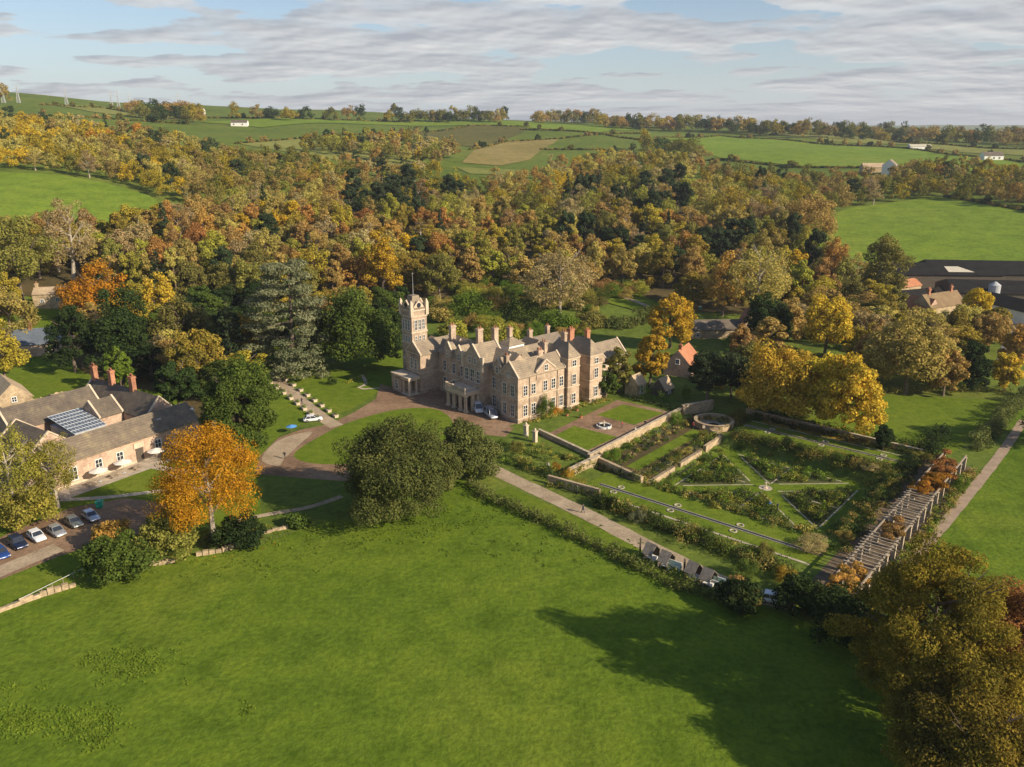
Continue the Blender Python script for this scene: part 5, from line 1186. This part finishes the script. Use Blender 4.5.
cottage('cottage', 'brick cottage with a bright orange tiled roof behind the pines', 682, 372, R_(62), 10, 7.5, 3.2, 7.2, BRICK, REDTILE, wins=[(-2, .9, 1, 1.3, S_), (2, .9, 1, 1.3, S_), (0, 3.6, .9, 1.2, W_)], chim=[(-3, 0, 6, 8.6, .8, .8, REDBRICK, 1)])
lo = cottage('lodge', 'brown tiled brick lodge with a small pointed dormer beside the walled yard', 722, 336, R_(4), 30, 6.5, 3.0, 5.4, RUBBLE, TILE, wins=[(-9, .8, 1, 1.2, S_), (6, .8, 1, 1.2, S_)])
w2, r2 = MB(), MB(); gable_y(w2, r2, 5.5, 10.0, -4.4, 2, -1, 4.2, 8.6, .3); w2.build('porch_gable', RUBBLE, lo); r2.build('gable_roof', REDTILE, lo)
cottage('garden_pavilion', 'small stone pavilion with a pale tiled roof by the terrace hedge', 635, 394, R_(50), 4.2, 3.6, 3.2, 5.2, RUBBLE, PALETILE, wins=[(0, .6, 1.2, 2.0, S_)], cat='garden pavilion')
cottage('shed', 'thatched round topped garden shed in the shade behind the hedge', 662, 394, R_(50), 4.5, 4, 2.0, 4.4, DARKWOOD, PALETILE, wins=[(0, .6, 1.0, 1.2, S_)], cat='shed')
hedge('tall dark clipped hedge below the grass bank behind the house', [at(*q)[:2] for q in ((604, 328), (622, 329), (640, 326), (654, 320))], 3.0, 5.0, 'hollow', size=.4, dens=60)
# rubble yard wall at the left
rw = thing('rubble_bank', 'bank of pale rubble stone behind the courtyard roofs', 'rubble heap', at(48, 402))
bm = bmesh.new(); bmesh.ops.create_grid(bm, x_segments=26, y_segments=8, size=1)
for v in bm.verts:
    x, y = v.co.x, v.co.y; v.co = (x * 8.5 + y * 1, y * 2.4 + x * 3.2, 2.4 * max(0, 1 - abs(y) ** 2) * (.75 + .25 * math.sin(x * 5)) + .35 * math.sin(x * 31 + y * 17) * (1 - abs(y)) - .2)
me = bpy.data.meshes.new('rubble'); bm.to_mesh(me); bm.free(); me.materials.append(mat('rubble_heap', (.50, .38, .22), .95, .3, 1.5, 1.0, col2=(.20, .16, .09))); link('rubble', me, rw)
# farm on the right
DARKSHEET = mat('dark_roof_sheet', (.022, .021, .020), .9, .25, .3, spec=.08)
def barn(label, px, py, rot, Lx, Ly, ze, zr, wm=None, rm=None, strips=(), name='barn'):
    p = at(px, py); e = thing(name, label, 'barn', p, rot); wb, rb = MB(), MB(); gable(wb, rb, -Lx / 2, Lx / 2, -Ly / 2, Ly / 2, -3, ze, zr, 'x', .5)
    wb.build('wall', wm or DARKWOOD, e); rb.build('roof', rm or DARKSHEET, e)
    sl = (zr - ze) / (Ly / 2)
    for x0, x1, m in strips:
        y0, y1 = -Ly * .40, -Ly * .16; MB().add([(x0, y0, ze + (y0 + Ly / 2) * sl + .24), (x1, y0, ze + (y0 + Ly / 2) * sl + .24), (x1, y1, ze + (y1 + Ly / 2) * sl + .24), (x0, y1, ze + (y1 + Ly / 2) * sl + .24)], [(0, 1, 2, 3)]).build('rooflight', m, e)
    return e
PALE = mat('pale_roof_sheet', (.55, .50, .38), .6, .1, 1)
barn('long dark roofed barn with a pale strip of rooflight, farthest left of the farm', 930, 284, R_(-3), 48, 20, 5.5, 8.6, strips=[(3, 22, PALE)])
barn('wide dark roofed barn at the right edge of the big field', 1000, 282, R_(-6), 62, 22, 5.0, 8.6)
barn('dark roofed open barn at the right edge in front of the wide one', 1010, 302, R_(-8), 48, 20, 5, 8.0)
barn('pale fronted dark barn beside the lane at the right edge', 1014, 318, R_(-75), 22, 12, 4.5, 7, wm=WHITE)
barn('low dark shed at the left end of the farm', 908, 302, R_(20), 20, 8, 3.0, 4.6)
cottage('farmhouse', 'sandstone farmhouse with a mossy tiled roof and dormers in front of the barns', 936, 316, R_(28), 19, 8, 4.6, 8.4, RUBBLE, roofing('mossy_tile', (.36, .25, .13), (.26, .18, .10), .35, (.42, .33, .14)), wins=[(-6, 1, 1, 1.2, S_), (-1, 1, 1, 1.2, S_), (5, 1, 1, 1.2, S_), (0, 3.6, .9, 1.1, E_)], chim=[(-6, 0, 6, 10.4, 1, .9, REDBRICK, 2), (6, 0, 6, 10.4, 1, .9, REDBRICK, 2)])
cottage('cottage', 'pink gabled cottage below the farmhouse', 920, 318, R_(-58), 9, 6.5, 4.0, 7.4, BRICK, REDTILE, wins=[(0, 3.4, .9, 1.1, E_)])
barn('low pale roofed shed between the farmhouse and the long barn', 955, 298, R_(12), 16, 8, 3, 4.8, wm=RUBBLE, rm=TILE)
barn('small orange tiled farm shed left of the farmhouse', 904, 292, R_(30), 12, 6, 3, 5, wm=RUBBLE, rm=REDTILE)
barn('narrow dark lean shed with a pale end at the left of the barns', 912, 308, R_(38), 18, 6, 3.2, 4.8, wm=WHITE)
sv = thing('silo', 'pale grey cylindrical farm silo before the dark barns', 'silo', at(991, 308)); MB().cyl(0, 0, -1, 8.5, 2.0, n=20).build('drum', LEAD, sv, smooth=False); MB().cyl(0, 0, 8.503, 9.8, 2.05, .3, 20).build('cap', LEAD, sv)
for (px, py, w, d, k) in ((893, 281, 9, 4, 'green'),):
    tp = thing('tarpaulin', 'dark green tarpaulin clamp at the left end of the barns', 'silage clamp', at(px, py), R_(-25)); MB().frust(0, 0, -1, 2.6, w, d, w * .7, d * .4).build('cover', mat('green_tarp', (.03, .16, .12), .5, .2, .5), tp)
# distant houses
cottage('farmhouse', 'long white farm building on the left hillside', 240, 126, R_(4), 19, 8, 4, 6.5, WHITE, SLATE, wins=[(-6, 1.2, 1.6, 1.6, S_), (4, 1.2, 1.6, 1.6, S_)])
cottage('cottage', 'white gabled house right of the tree belt', 889, 174, R_(60), 15, 10, 7, 11, WHITE, SLATE, wins=[(0, 3, 1.5, 2, W_)])
cottage('cottage', 'long pinkish roofed house within the tree belt above the big east field', 872, 172, R_(0), 18, 8, 4, 7, RUBBLE, PALETILE)
cottage('cottage', 'low white house with dark roof on the far right slope', 991, 160, R_(3), 18, 8, 4, 7, WHITE, SLATE, wins=[(-5, 1.2, 1.6, 1.6, S_), (0, 1.2, 1.6, 1.6, S_), (5, 1.2, 1.6, 1.6, S_)])
cottage('cottage', 'pink house among trees at the far right edge', 1011, 178, R_(10), 14, 8, 4, 7, BRICK, TILE)
cottage('farm_shed', 'long pale roofed shed on the upper right field', 919, 149, R_(0), 24, 9, 3, 5, WHITE, PALE)
cottage('cottage', 'tiny pale house on the left skyline', 199, 115, R_(0), 16, 9, 6, 9, WHITE, PALETILE)
# ------------------------------------------------------------------ vehicles, people and small things
def paint(name, col, rough=.25, metallic=.3):
    return mat(name, col, rough, .04, .8, spec=.6, metallic=metallic)
TYRE = mat('tyre_rubber', (.02, .02, .02), .85, .2, 4); RIM = mat('wheel_rim', (.5, .5, .52), .3, .1, 4, metallic=.8); LAMP = mat('headlight_glass', (.75, .75, .72), .1, .05, 4, spec=.8); TAIL = mat('tail_light_glass', (.35, .02, .02), .2, .05, 4, spec=.7)
CARM = {}
def car_meshes(kind):
    if kind in CARM: return CARM[kind]
    L_, Wd, hb, ht = (4.4, 1.8, .92, 1.48) if kind == 'car' else (4.7, 1.9, 1.02, 1.75) if kind == 'suv' else (5.0, 2.0, 1.15, 2.15)
    st = [(-L_ / 2, .42, hb * .72, .78), (-L_ / 2 + .12, .30, hb * .86, .92), (-L_ * .36, .24, hb * .96, 1), (-L_ * .1, .22, hb, 1), (L_ * .15, .22, hb, 1), (L_ * .36, .25, hb * .90, .97), (L_ / 2 - .14, .30, hb * .76, .9), (L_ / 2, .42, hb * .6, .74)]
    mb = MB(); vs = []
    for x, z0, z1, k in st:
        w = Wd / 2 * k
        vs += [(x, -w * .94, z0), (x, -w, z0 + (z1 - z0) * .35), (x, -w * .98, z1 - .12), (x, -w * .86, z1), (x, w * .86, z1), (x, w * .98, z1 - .12), (x, w, z0 + (z1 - z0) * .35), (x, w * .94, z0)]
    fs = [(i * 8 + k, i * 8 + (k + 1) % 8, i * 8 + 8 + (k + 1) % 8, i * 8 + 8 + k) for i in range(len(st) - 1) for k in range(8)]
    fs += [tuple(range(7, -1, -1)), tuple(range(len(vs) - 8, len(vs)))]
    mb.add(vs, [tuple(reversed(f)) for f in fs])
    c0, c1, d0, d1 = (-L_ * .40, L_ * .20, -L_ * .30, L_ * .04) if kind != 'van' else (-L_ * .485, L_ * .30, -L_ * .46, L_ * .16)
    w0, w1 = Wd * .45, Wd * .37
    cab = MB().add([(c0, -w0, hb - .03), (c1, -w0, hb - .06), (c1, w0, hb - .06), (c0, w0, hb - .03), (d0, -w1, ht - .05), (d1, -w1, ht - .05), (d1, w1, ht - .05), (d0, w1, ht - .05)], [(3, 2, 1, 0), (4, 5, 6, 7), (0, 1, 5, 4), (1, 2, 6, 5), (2, 3, 7, 6), (3, 0, 4, 7)])
    rf = MB().add([(d0 - .06, -w1 - .03, ht - .06), (d1 + .06, -w1 - .03, ht - .06), (d1 + .06, w1 + .03, ht - .06), (d0 - .06, w1 + .03, ht - .06), (d0 + .1, -w1 + .1, ht), (d1 - .1, -w1 + .1, ht), (d1 - .1, w1 - .1, ht), (d0 + .1, w1 - .1, ht)], [(3, 2, 1, 0), (4, 5, 6, 7), (0, 1, 5, 4), (1, 2, 6, 5), (2, 3, 7, 6), (3, 0, 4, 7)])
    for (xa, xb) in ((c0, d0), (c1, d1), ((c0 + c1) / 2 - .1, (d0 + d1) / 2 - .1)):
        for s in (-1, 1): rf.tube([(xa, s * (w0 + .005), hb - .03), (xb, s * (w1 + .005), ht - .05)], [.05, .045], 5)
    tyre, rim = MB(), MB()
    n = 16; r = .33
    def ring(m, r, y0, y1):
        vs = [(r * math.cos(2 * math.pi * i / n), y, r * math.sin(2 * math.pi * i / n)) for y in (y0, y1) for i in range(n)]
        m.add(vs, [tuple(range(n)), tuple(range(2 * n - 1, n - 1, -1))] + [(i, n + i, n + (i + 1) % n, (i + 1) % n) for i in range(n)])
    ring(tyre, r, -.11, .11); ring(rim, r * .62, -.125, .125)
    hl = MB().box(-.05, .05, -.2, .2, -.07, .07)
    CARM[kind] = (mb.mesh('body', WHITE), cab.mesh('cabin_glass', GLASS), rf.mesh('roof', WHITE), tyre.mesh('wheel', TYRE), rim.mesh('rim', RIM), hl.mesh('headlight', LAMP), hl.mesh('tail_light', TAIL), L_, Wd, hb)
    for m in CARM[kind][:1]: m.polygons.foreach_set('use_smooth', [True] * len(m.polygons))
    return CARM[kind]
def car(label, p, rz, m, kind='car', name='parked_car', cat='car', group=None):
    bo, ca, rf, wh, ri, hl, tl, L_, Wd, hb = car_meshes(kind)
    e = thing(name, label, cat, p, rz, group)
    for nm, me in (('body', bo), ('roof', rf)):
        o = link(nm, me, e); o.material_slots[0].link = 'OBJECT'; o.material_slots[0].material = m
    link('cabin_glass', ca, e)
    for sx_ in (-1, 1):
        for sy_ in (-1, 1):
            w = link('wheel', wh, e, (sx_ * L_ * .31, sy_ * (Wd / 2 - .1), .33)); link('rim', ri, w)
            link('headlight' if sx_ > 0 else 'tail_light', hl if sx_ > 0 else tl, e, (sx_ * (L_ / 2 - .09), sy_ * Wd * .32, hb * .62))
    return e
cd = at(102, 524) - at(80, 510); ca_ = math.atan2(cd.y, cd.x)
SILVER, DARKBLUE, BLUE, GREYM, WHITEP, BLACKP = paint('silver_paint', (.55, .55, .54), .3, .6), paint('navy_paint', (.02, .03, .07)), paint('blue_paint', (.03, .08, .28)), paint('grey_paint', (.28, .29, .27), .35, .5), paint('white_car_paint', (.75, .75, .75), .3, 0), paint('pale_silver_paint', (.62, .64, .68), .25, .6)
for px, py, m, k, l in ((91, 519, BLACKP, 'car', 'pale silver car at the right end of the car park row'), (74, 525, GREYM, 'car', 'dark grey green car second from the right end of the row'), (57, 534, SILVER, 'car', 'silver car in the middle of the row'), (37, 539, WHITEP, 'car', 'white car with a dark roof between the silver and navy cars'), (18, 546, DARKBLUE, 'suv', 'large navy off road car left of the white car'), (1, 556, BLUE, 'car', 'bright blue car cut by the left photo edge')):
    car(l, at(px, py) + Vector((0, 0, .03)), ca_, m, k, group='cars parked along the car park edge')
vd = Vector((math.cos(AH), math.sin(AH), 0)); va = AH - math.pi / 2 - .5
car('white van parked by the porch, farther from the camera', at(478, 411) + Vector((0, 0, .03)), va, WHITEP, 'van', 'parked_van', 'van', 'vans by the house door')
car('silver white van parked nearest the corner of the house', at(491, 417) + Vector((0, 0, .03)), va + .2, BLACKP, 'van', 'parked_van', 'van', 'vans by the house door')
car('small white vehicle parked at the foot of the flower walk', at(313, 421) + Vector((0, 0, .03)), .3, WHITEP, 'car', 'parked_car', 'car')
car('small white car parked in the shade at the end of the drive', at(774, 602) + Vector((0, 0, .03)), -.4, WHITEP, 'car', 'parked_car', 'car')
# parasols and tables in front of the brick range
def wl(p, q, z=0): return Vector((SB.x + p * math.cos(AS) - q * math.sin(AS), SB.y + p * math.sin(AS) + q * math.cos(AS), SB.z + z))
CANVAS = mat('cream_canvas', (.80, .74, .64), .8, .06, 2)
can = MB(); k = 8
can.add([(1.75 * math.cos(i * math.pi / 4), 1.75 * math.sin(i * math.pi / 4), 2.25) for i in range(k)] + [(0, 0, 2.85)] + [(1.7 * math.cos(i * math.pi / 4), 1.7 * math.sin(i * math.pi / 4), 2.2) for i in range(k)] + [(0, 0, 2.78)], [(i, (i + 1) % k, 8) for i in range(k)] + [((i + 1) % k + 9, i + 9, 17) for i in range(k)] + [(i + 9, (i + 1) % k + 9, (i + 1) % k, i) for i in range(k)])
canm = can.mesh('canopy', CANVAS); polm = MB().cyl(0, 0, .02, 2.8, .045, n=8).mesh('pole', WOOD); basm = MB().cyl(0, 0, 0, .12, .38, n=12).mesh('base', LEAD)
tabm = MB().box(-.9, .9, -.4, .4, .70, .76).mesh('tabletop', WOOD); benm = MB().box(-.9, .9, -.15, .15, .40, .45).mesh('bench', WOOD); legm = MB().box(-.05, .05, -.75, .75, .30, .36).tube([(0, -.7, 0), (0, -.2, .7)], [.05, .05], 5).tube([(0, .7, 0), (0, .2, .7)], [.05, .05], 5).mesh('leg', WOOD)
def picnic(p, rz, label, group):
    e = thing('picnic_table', label, 'table', p, rz, group); link('tabletop', tabm, e)
    for s in (-1, 1): link('bench', benm, e, (0, s * .72, 0)); link('leg', legm, e, (s * .65, 0, 0))
names = ['leftmost', 'second from the left', 'third from the left', 'second from the right', 'rightmost']
for i, q in enumerate((5.4, 10.4, 17.6, 22.6, 27.8)):
    e = thing('parasol', 'cream parasol before the brick range, %s of the five' % names[i], 'parasol', wl(q, -2.6), .3 * i, 'cream parasols before the brick range'); link('canopy', canm, e); link('pole', polm, e); link('base', basm, e)
for i, q in enumerate((3.4, 8.0, 12.8, 19.8, 25.2, 29.4)): picnic(wl(q, -3.0), AS + .1 * (i % 3), 'brown picnic table among the parasols before the brick range', 'picnic tables before the brick range')
ribbon('terrace_paving', [wl(-3, -2.6)[:2], wl(30, -2.6)[:2]], 5, PAVING, .034)
ribbon('terrace_paving', [wl(15.5, -5)[:2], wl(17.5, -13)[:2]], 2, PAVING, .030)
BLUEC = mat('blue_canvas', (.10, .30, .62), .7, .1, 2)
e = thing('parasol', 'small blue parasol beside the gravel at the foot of the flower walk', 'parasol', at(292, 433)); o = link('canopy', canm, e); o.material_slots[0].link = 'OBJECT'; o.material_slots[0].material = BLUEC; link('pole', polm, e); e.scale = (.7, .7, .7)
GREENB = mat('green_plastic', (.02, .28, .20), .5, .1, 2)
for px, py, l in ((100, 508, 'teal wheeled bin on the shaded grass by the cars'), (0, 500, 'green bin half hidden at the left edge'), (700, 310, 'green and white garden trailer on the grass behind the lodge')):
    e = thing('bin', l, 'bin', at(px, py)); MB().frust(0, 0, .1, 1.3, .4, .4, .5, .5).build('body', GREENB, e); MB().box(-.55, .55, -.55, .55, 1.303, 1.42).build('lid', GREENB if px < 600 else WHITE, e)
# gabled garden huts beside the drive
d0 = at(716, 582) - at(645, 553); ha = math.atan2(d0.y, d0.x)
HUTROOF = mat('pale_boards', (.25, .21, .165), .8, .3, 2)
for px, py, l in ((651, 559, 'open gabled timber hut nearest the house end of the drive row'), (666, 567, 'open gabled timber hut left of the first white bench'), (693, 578, 'open gabled timber hut between the two white benches'), (708, 585, 'open gabled timber hut beside the last white bench')):
    e = thing('garden_hut', l, 'hut', at(px, py) + Vector((0, 0, .02)), ha, 'gabled huts along the drive')
    a_, b_, ze, zr = .85, 1.2, 1.5, 2.7
    MB().box(-a_, a_, b_ - .08, b_, 0, ze).box(-a_, -a_ + .08, -b_, b_ - .082, 0, ze).add([(-a_, -b_, ze), (-a_, b_, ze), (-a_, 0, zr - .1), (-a_ + .08, -b_, ze), (-a_ + .08, b_, ze), (-a_ + .08, 0, zr - .1)], [(0, 2, 1), (3, 4, 5), (0, 3, 5, 2), (1, 2, 5, 4)]).build('panel', DARKWOOD, e)
    rb = MB()
    for s in (-1, 1):
        v = [(-a_ - .06, s * (b_ + .2), ze - .22), (a_ + .06, s * (b_ + .2), ze - .22), (a_ + .06, 0, zr), (-a_ - .06, 0, zr)]
        rb.add(v + [(p[0], p[1], p[2] + .08) for p in v], [(4, 5, 6, 7), (3, 2, 1, 0), (0, 1, 5, 4), (1, 2, 6, 5), (2, 3, 7, 6), (3, 0, 4, 7)] if s < 0 else [(7, 6, 5, 4), (0, 1, 2, 3), (4, 5, 1, 0), (5, 6, 2, 1), (6, 7, 3, 2), (7, 4, 0, 3)])
    rb.build('roof', HUTROOF, e)
    for y in (-b_ + .06, b_ - .06): MB().box(a_ - .1, a_, y - .06, y + .06, 0, ze).build('post', WOOD, e)
    MB().box(-.6, .8, -.7, .7, .40, .48).box(-.6, -.5, -.7, .7, 0, .4).box(.7, .8, -.7, .7, 0, .4).build('seat', WHITE, e)
for px, py, l in ((674, 569, 'white and green bench seat after the second hut'), (719, 586, 'white and green bench seat at the end of the hut row')):
    e = thing('garden_bench', l, 'bench', at(px, py), ha + .1, 'white benches along the drive')
    MB().box(-1.1, 1.1, -.4, .4, .45, .55).build('seat', GREENB, e); MB().box(-1.1, 1.1, .3, .42, .55, 1.25).build('backrest', WHITE, e); MB().box(-1.1, 1.1, -.42, -.3, .556, .9).build('front_rail', WHITE, e)
    for x in (-1.0, 1.0):
        for y in (-.34, .34): MB().box(x - .07, x + .07, y - .07, y + .07, 0, .448).build('leg', WHITE, e)
for px, py, l in ((640, 552, 'dark post at the house end of the hut row'), (684, 573, 'dark post between the two pairs of huts')):
    e = thing('post', l, 'post', at(px, py)); MB().box(-.12, .12, -.12, .12, -.2, 2.2).build('shaft', DARKWOOD, e); MB().frust(0, 0, 2.203, 2.6, .16, .16, .02, .02).build('finial', DARKWOOD, e)
# terrace fountain
e = thing('fountain', 'round white stone fountain basin on the terrace gravel', 'fountain', at(604, 427))
mb = MB(); k = 24
for i in range(k):
    a0, a1 = 2 * math.pi * i / k, 2 * math.pi * (i + 1) / k
    mb.add([(r * math.cos(a), r * math.sin(a), z) for z in (-.1, .5) for r, a in ((1.35, a0), (1.7, a0), (1.7, a1), (1.35, a1))], [(4, 5, 6, 7), (0, 4, 7, 3), (1, 2, 6, 5)])
mb.build('basin', WHITE, e); MB().cyl(0, 0, -.1, .38, 1.34, n=24).build('water', WATER, e); MB().cyl(0, 0, .38, 1.0, .18, .12, 10).cyl(0, 0, 1.0, 1.12, .2, .6, 14).cyl(0, 0, 1.12, 1.7, .1, .05, 8).build('spout', TRIM, e)
# gate piers at the corner of the house
for px, py, l in ((526, 436, 'stone gate pier with a dark urn nearest the house corner'), (535, 442, 'taller stone gate pier on the terrace path')):
    e = thing('gate_pier', l, 'gate pier', at(px, py), AG); MB().box(-.4, .4, -.4, .4, -.2, 2.4).build('shaft', TRIM, e); MB().box(-.52, .52, -.52, .52, 2.403, 2.6).build('cap', TRIM, e); MB().cyl(0, 0, 2.603, 2.75, .2, .3, 10).cyl(0, 0, 2.75, 3.2, .32, .12, 10).build('finial', TRIM, e)
# pots on the terrace
for px, py in ((577, 411), (567, 416), (581, 418)):
    e = thing('plant_pot', 'terracotta pot with a clipped plant on the terrace before the south front', 'plant pot', at(px, py), 0, 'terracotta pots before the south front'); MB().cyl(0, 0, 0, .6, .3, .42, 12).build('pot', REDTILE, e); link('foliage', plm, e).scale = (.8, .8, .9)
# skyline pylons
for px, py, t in ((4, 100, 84), (19, 100, 90), (67, 102, 90), (112, 104, 89), (119, 105, 90), (179, 108, 92), (130, 106, 94)):
    p = at(px, py + 3); hh = max(22, height_at(p, t)); e = thing('pylon', 'tiny grey lattice pylon standing on the left skyline', 'pylon', p, .3, 'pylons along the left skyline'); mb = MB(); w = hh * .09
    for sx_, sy_ in ((-1, -1), (1, -1), (1, 1), (-1, 1)): mb.tube([(sx_ * w, sy_ * w, -2), (sx_ * w * .3, sy_ * w * .3, hh * .6), (0, 0, hh)], [.35, .3, .22], 4)
    for i in range(6):
        z0, z1 = hh * .1 * i, hh * .1 * (i + 1); a_, b_ = w * (1 - .7 * i / 6), w * (1 - .7 * (i + 1) / 6)
        for s in (-1, 1): mb.tube([(-a_ * s, -a_, z0), (b_ * s, -b_, z1)], [.16, .16], 3); mb.tube([(a_, -a_ * s, z0), (b_, b_ * s, z1)], [.16, .16], 3)
    mb.build('lattice', LEAD, e); mb = MB()
    for z, q in ((.62, .2), (.75, .26), (.88, .18)): mb.tube([(-hh * q, 0, hh * z), (0, 0, hh * (z + .03)), (hh * q, 0, hh * z)], [.14, .26, .14], 4)
    mb.build('cross_arm', LEAD, e)
# people
def person_mesh(stride=0.0, arm=.1):
    J = [((0, 0, .95), .14), ((0, 0, 1.18), .15), ((0, 0, 1.40), .17), ((0, 0, 1.52), .065), ((.01, 0, 1.62), .085), ((.015, 0, 1.74), .085),
         ((0, .19, 1.42), .065), ((-arm, .25, 1.15), .05), ((arm * .6, .26, .88), .038), ((0, -.19, 1.42), .065), ((arm, -.25, 1.15), .05), ((arm * 1.6, -.26, .88), .038),
         ((stride * .5, .10, .52), .075), ((stride * .9, .10, .08), .05), ((stride * .9 + .16, .11, .04), .035), ((-stride * .3, -.10, .52), .075), ((-stride * .9, -.10, .08), .05), ((-stride * .9 + .16, -.11, .04), .035)]
    E_ = [(0, 1), (1, 2), (2, 3), (3, 4), (4, 5), (2, 6), (6, 7), (7, 8), (2, 9), (9, 10), (10, 11), (0, 12), (12, 13), (13, 14), (0, 15), (15, 16), (16, 17)]
    me = bpy.data.meshes.new('skeleton'); me.from_pydata([j[0] for j in J], E_, []); o = bpy.data.objects.new('skeleton', me); COL.objects.link(o)
    o.modifiers.new('s', 'SKIN'); s = o.modifiers.new('d', 'SUBSURF'); s.levels = 1; s.render_levels = 1
    for i, j in enumerate(J): me.skin_vertices[0].data[i].radius = (j[1], j[1]); me.skin_vertices[0].data[i].use_root = (i == 0)
    dg = bpy.context.evaluated_depsgraph_get(); ev = o.evaluated_get(dg); out = bpy.data.meshes.new_from_object(ev); bpy.data.objects.remove(o)
    out.name = 'person'; out.materials.clear()
    for m in (TYRE, WHITE, WHITE, WHITE): out.materials.append(m)
    for p in out.polygons:
        c = p.center; r = abs(c.y)
        p.material_index = 3 if (c.z > 1.66 or (c.z > 1.58 and c.x < -.02)) else 2 if c.z > 1.50 or (r > .2 and c.z < .97) else 0 if c.z < .92 else 1
        p.use_smooth = True
    return out
PM = [person_mesh(0.0, .04), person_mesh(.28, .16)]
SKIN = mat('skin', (.55, .34, .25), .6, .05, 8); HAIR = mat('brown_hair', (.06, .04, .03), .8, .2, 8)
CL = {k: mat('cloth_' + k, c, .9, .15, 6) for k, c in dict(red=(.55, .05, .05), blue=(.06, .22, .60), dark=(.03, .03, .04), pink=(.70, .30, .28), pale=(.65, .62, .55), navy=(.03, .04, .09), green=(.08, .13, .07)).items()}
for px, py, top, leg, wk, rz, l in ((583, 513, 'dark', 'navy', 1, 2.4, 'person in dark clothes walking alone along the drive'), (769, 509, 'blue', 'dark', 1, 1.0, 'person in a bright blue top on the parterre grass'), (777, 511, 'dark', 'dark', 0, 2.0, 'person in dark clothes beside the one in blue on the parterre'),
        (693, 429, 'red', 'dark', 0, .4, 'person in a red top at the end of the lower walk'), (734, 424, 'pink', 'pale', 1, 2.2, 'person in pink near the east rill start'), (622, 428, 'red', 'navy', 0, 3.0, 'person in red on the terrace gravel right of the fountain'), (645, 427, 'dark', 'dark', 1, 3.6, 'person in dark clothes on the path beside the terrace wall'),
        (635, 434, 'pale', 'navy', 0, 1.2, 'person in a pale top by the terrace wall'), (598, 429, 'navy', 'dark', 0, .3, 'person in navy left of the fountain'), (527, 439, 'pale', 'dark', 0, 1.9, 'person in pale clothes between the gate piers'), (610, 430, 'dark', 'pale', 0, 2.6, 'person in a dark top with pale trousers by the fountain rim'),
        (302, 404, 'dark', 'navy', 1, 2.2, 'person in dark clothes on the flower walk'), (285, 459, 'dark', 'dark', 1, 1.2, 'person in dark clothes crossing the pale gravel'), (548, 470, 'pale', 'navy', 0, .9, 'person in a pale top on the sloping beds by the drive'), (577, 494, 'green', 'dark', 0, .5, 'person in green beside the dark retaining wall')):
    o = link('person', PM[wk], None, at(px, py) + Vector((0, 0, .03)), rz)
    for i, m in enumerate((CL[leg], CL[top], SKIN, HAIR)): o.material_slots[i].link = 'OBJECT'; o.material_slots[i].material = m
    tag(o, l, 'person')
# ------------------------------------------------------------------ haze
hb = MB().box(-16000, 16000, -16000, 16000, -4.5, 160).build('haze', mat('haze_dummy', (1, 1, 1)))
hm = bpy.data.materials.new('haze_air'); hm.use_nodes = True; t = hm.node_tree; t.nodes.clear()
pv = N(t, 'ShaderNodeVolumePrincipled'); pv.inputs['Color'].default_value = (.86, .92, 1, 1); pv.inputs['Density'].default_value = .0001; pv.inputs['Anisotropy'].default_value = .3
L(t, pv.outputs[0], N(t, 'ShaderNodeOutputMaterial').inputs['Volume']); hb.data.materials.clear(); hb.data.materials.append(hm); hb['kind'] = 'stuff'
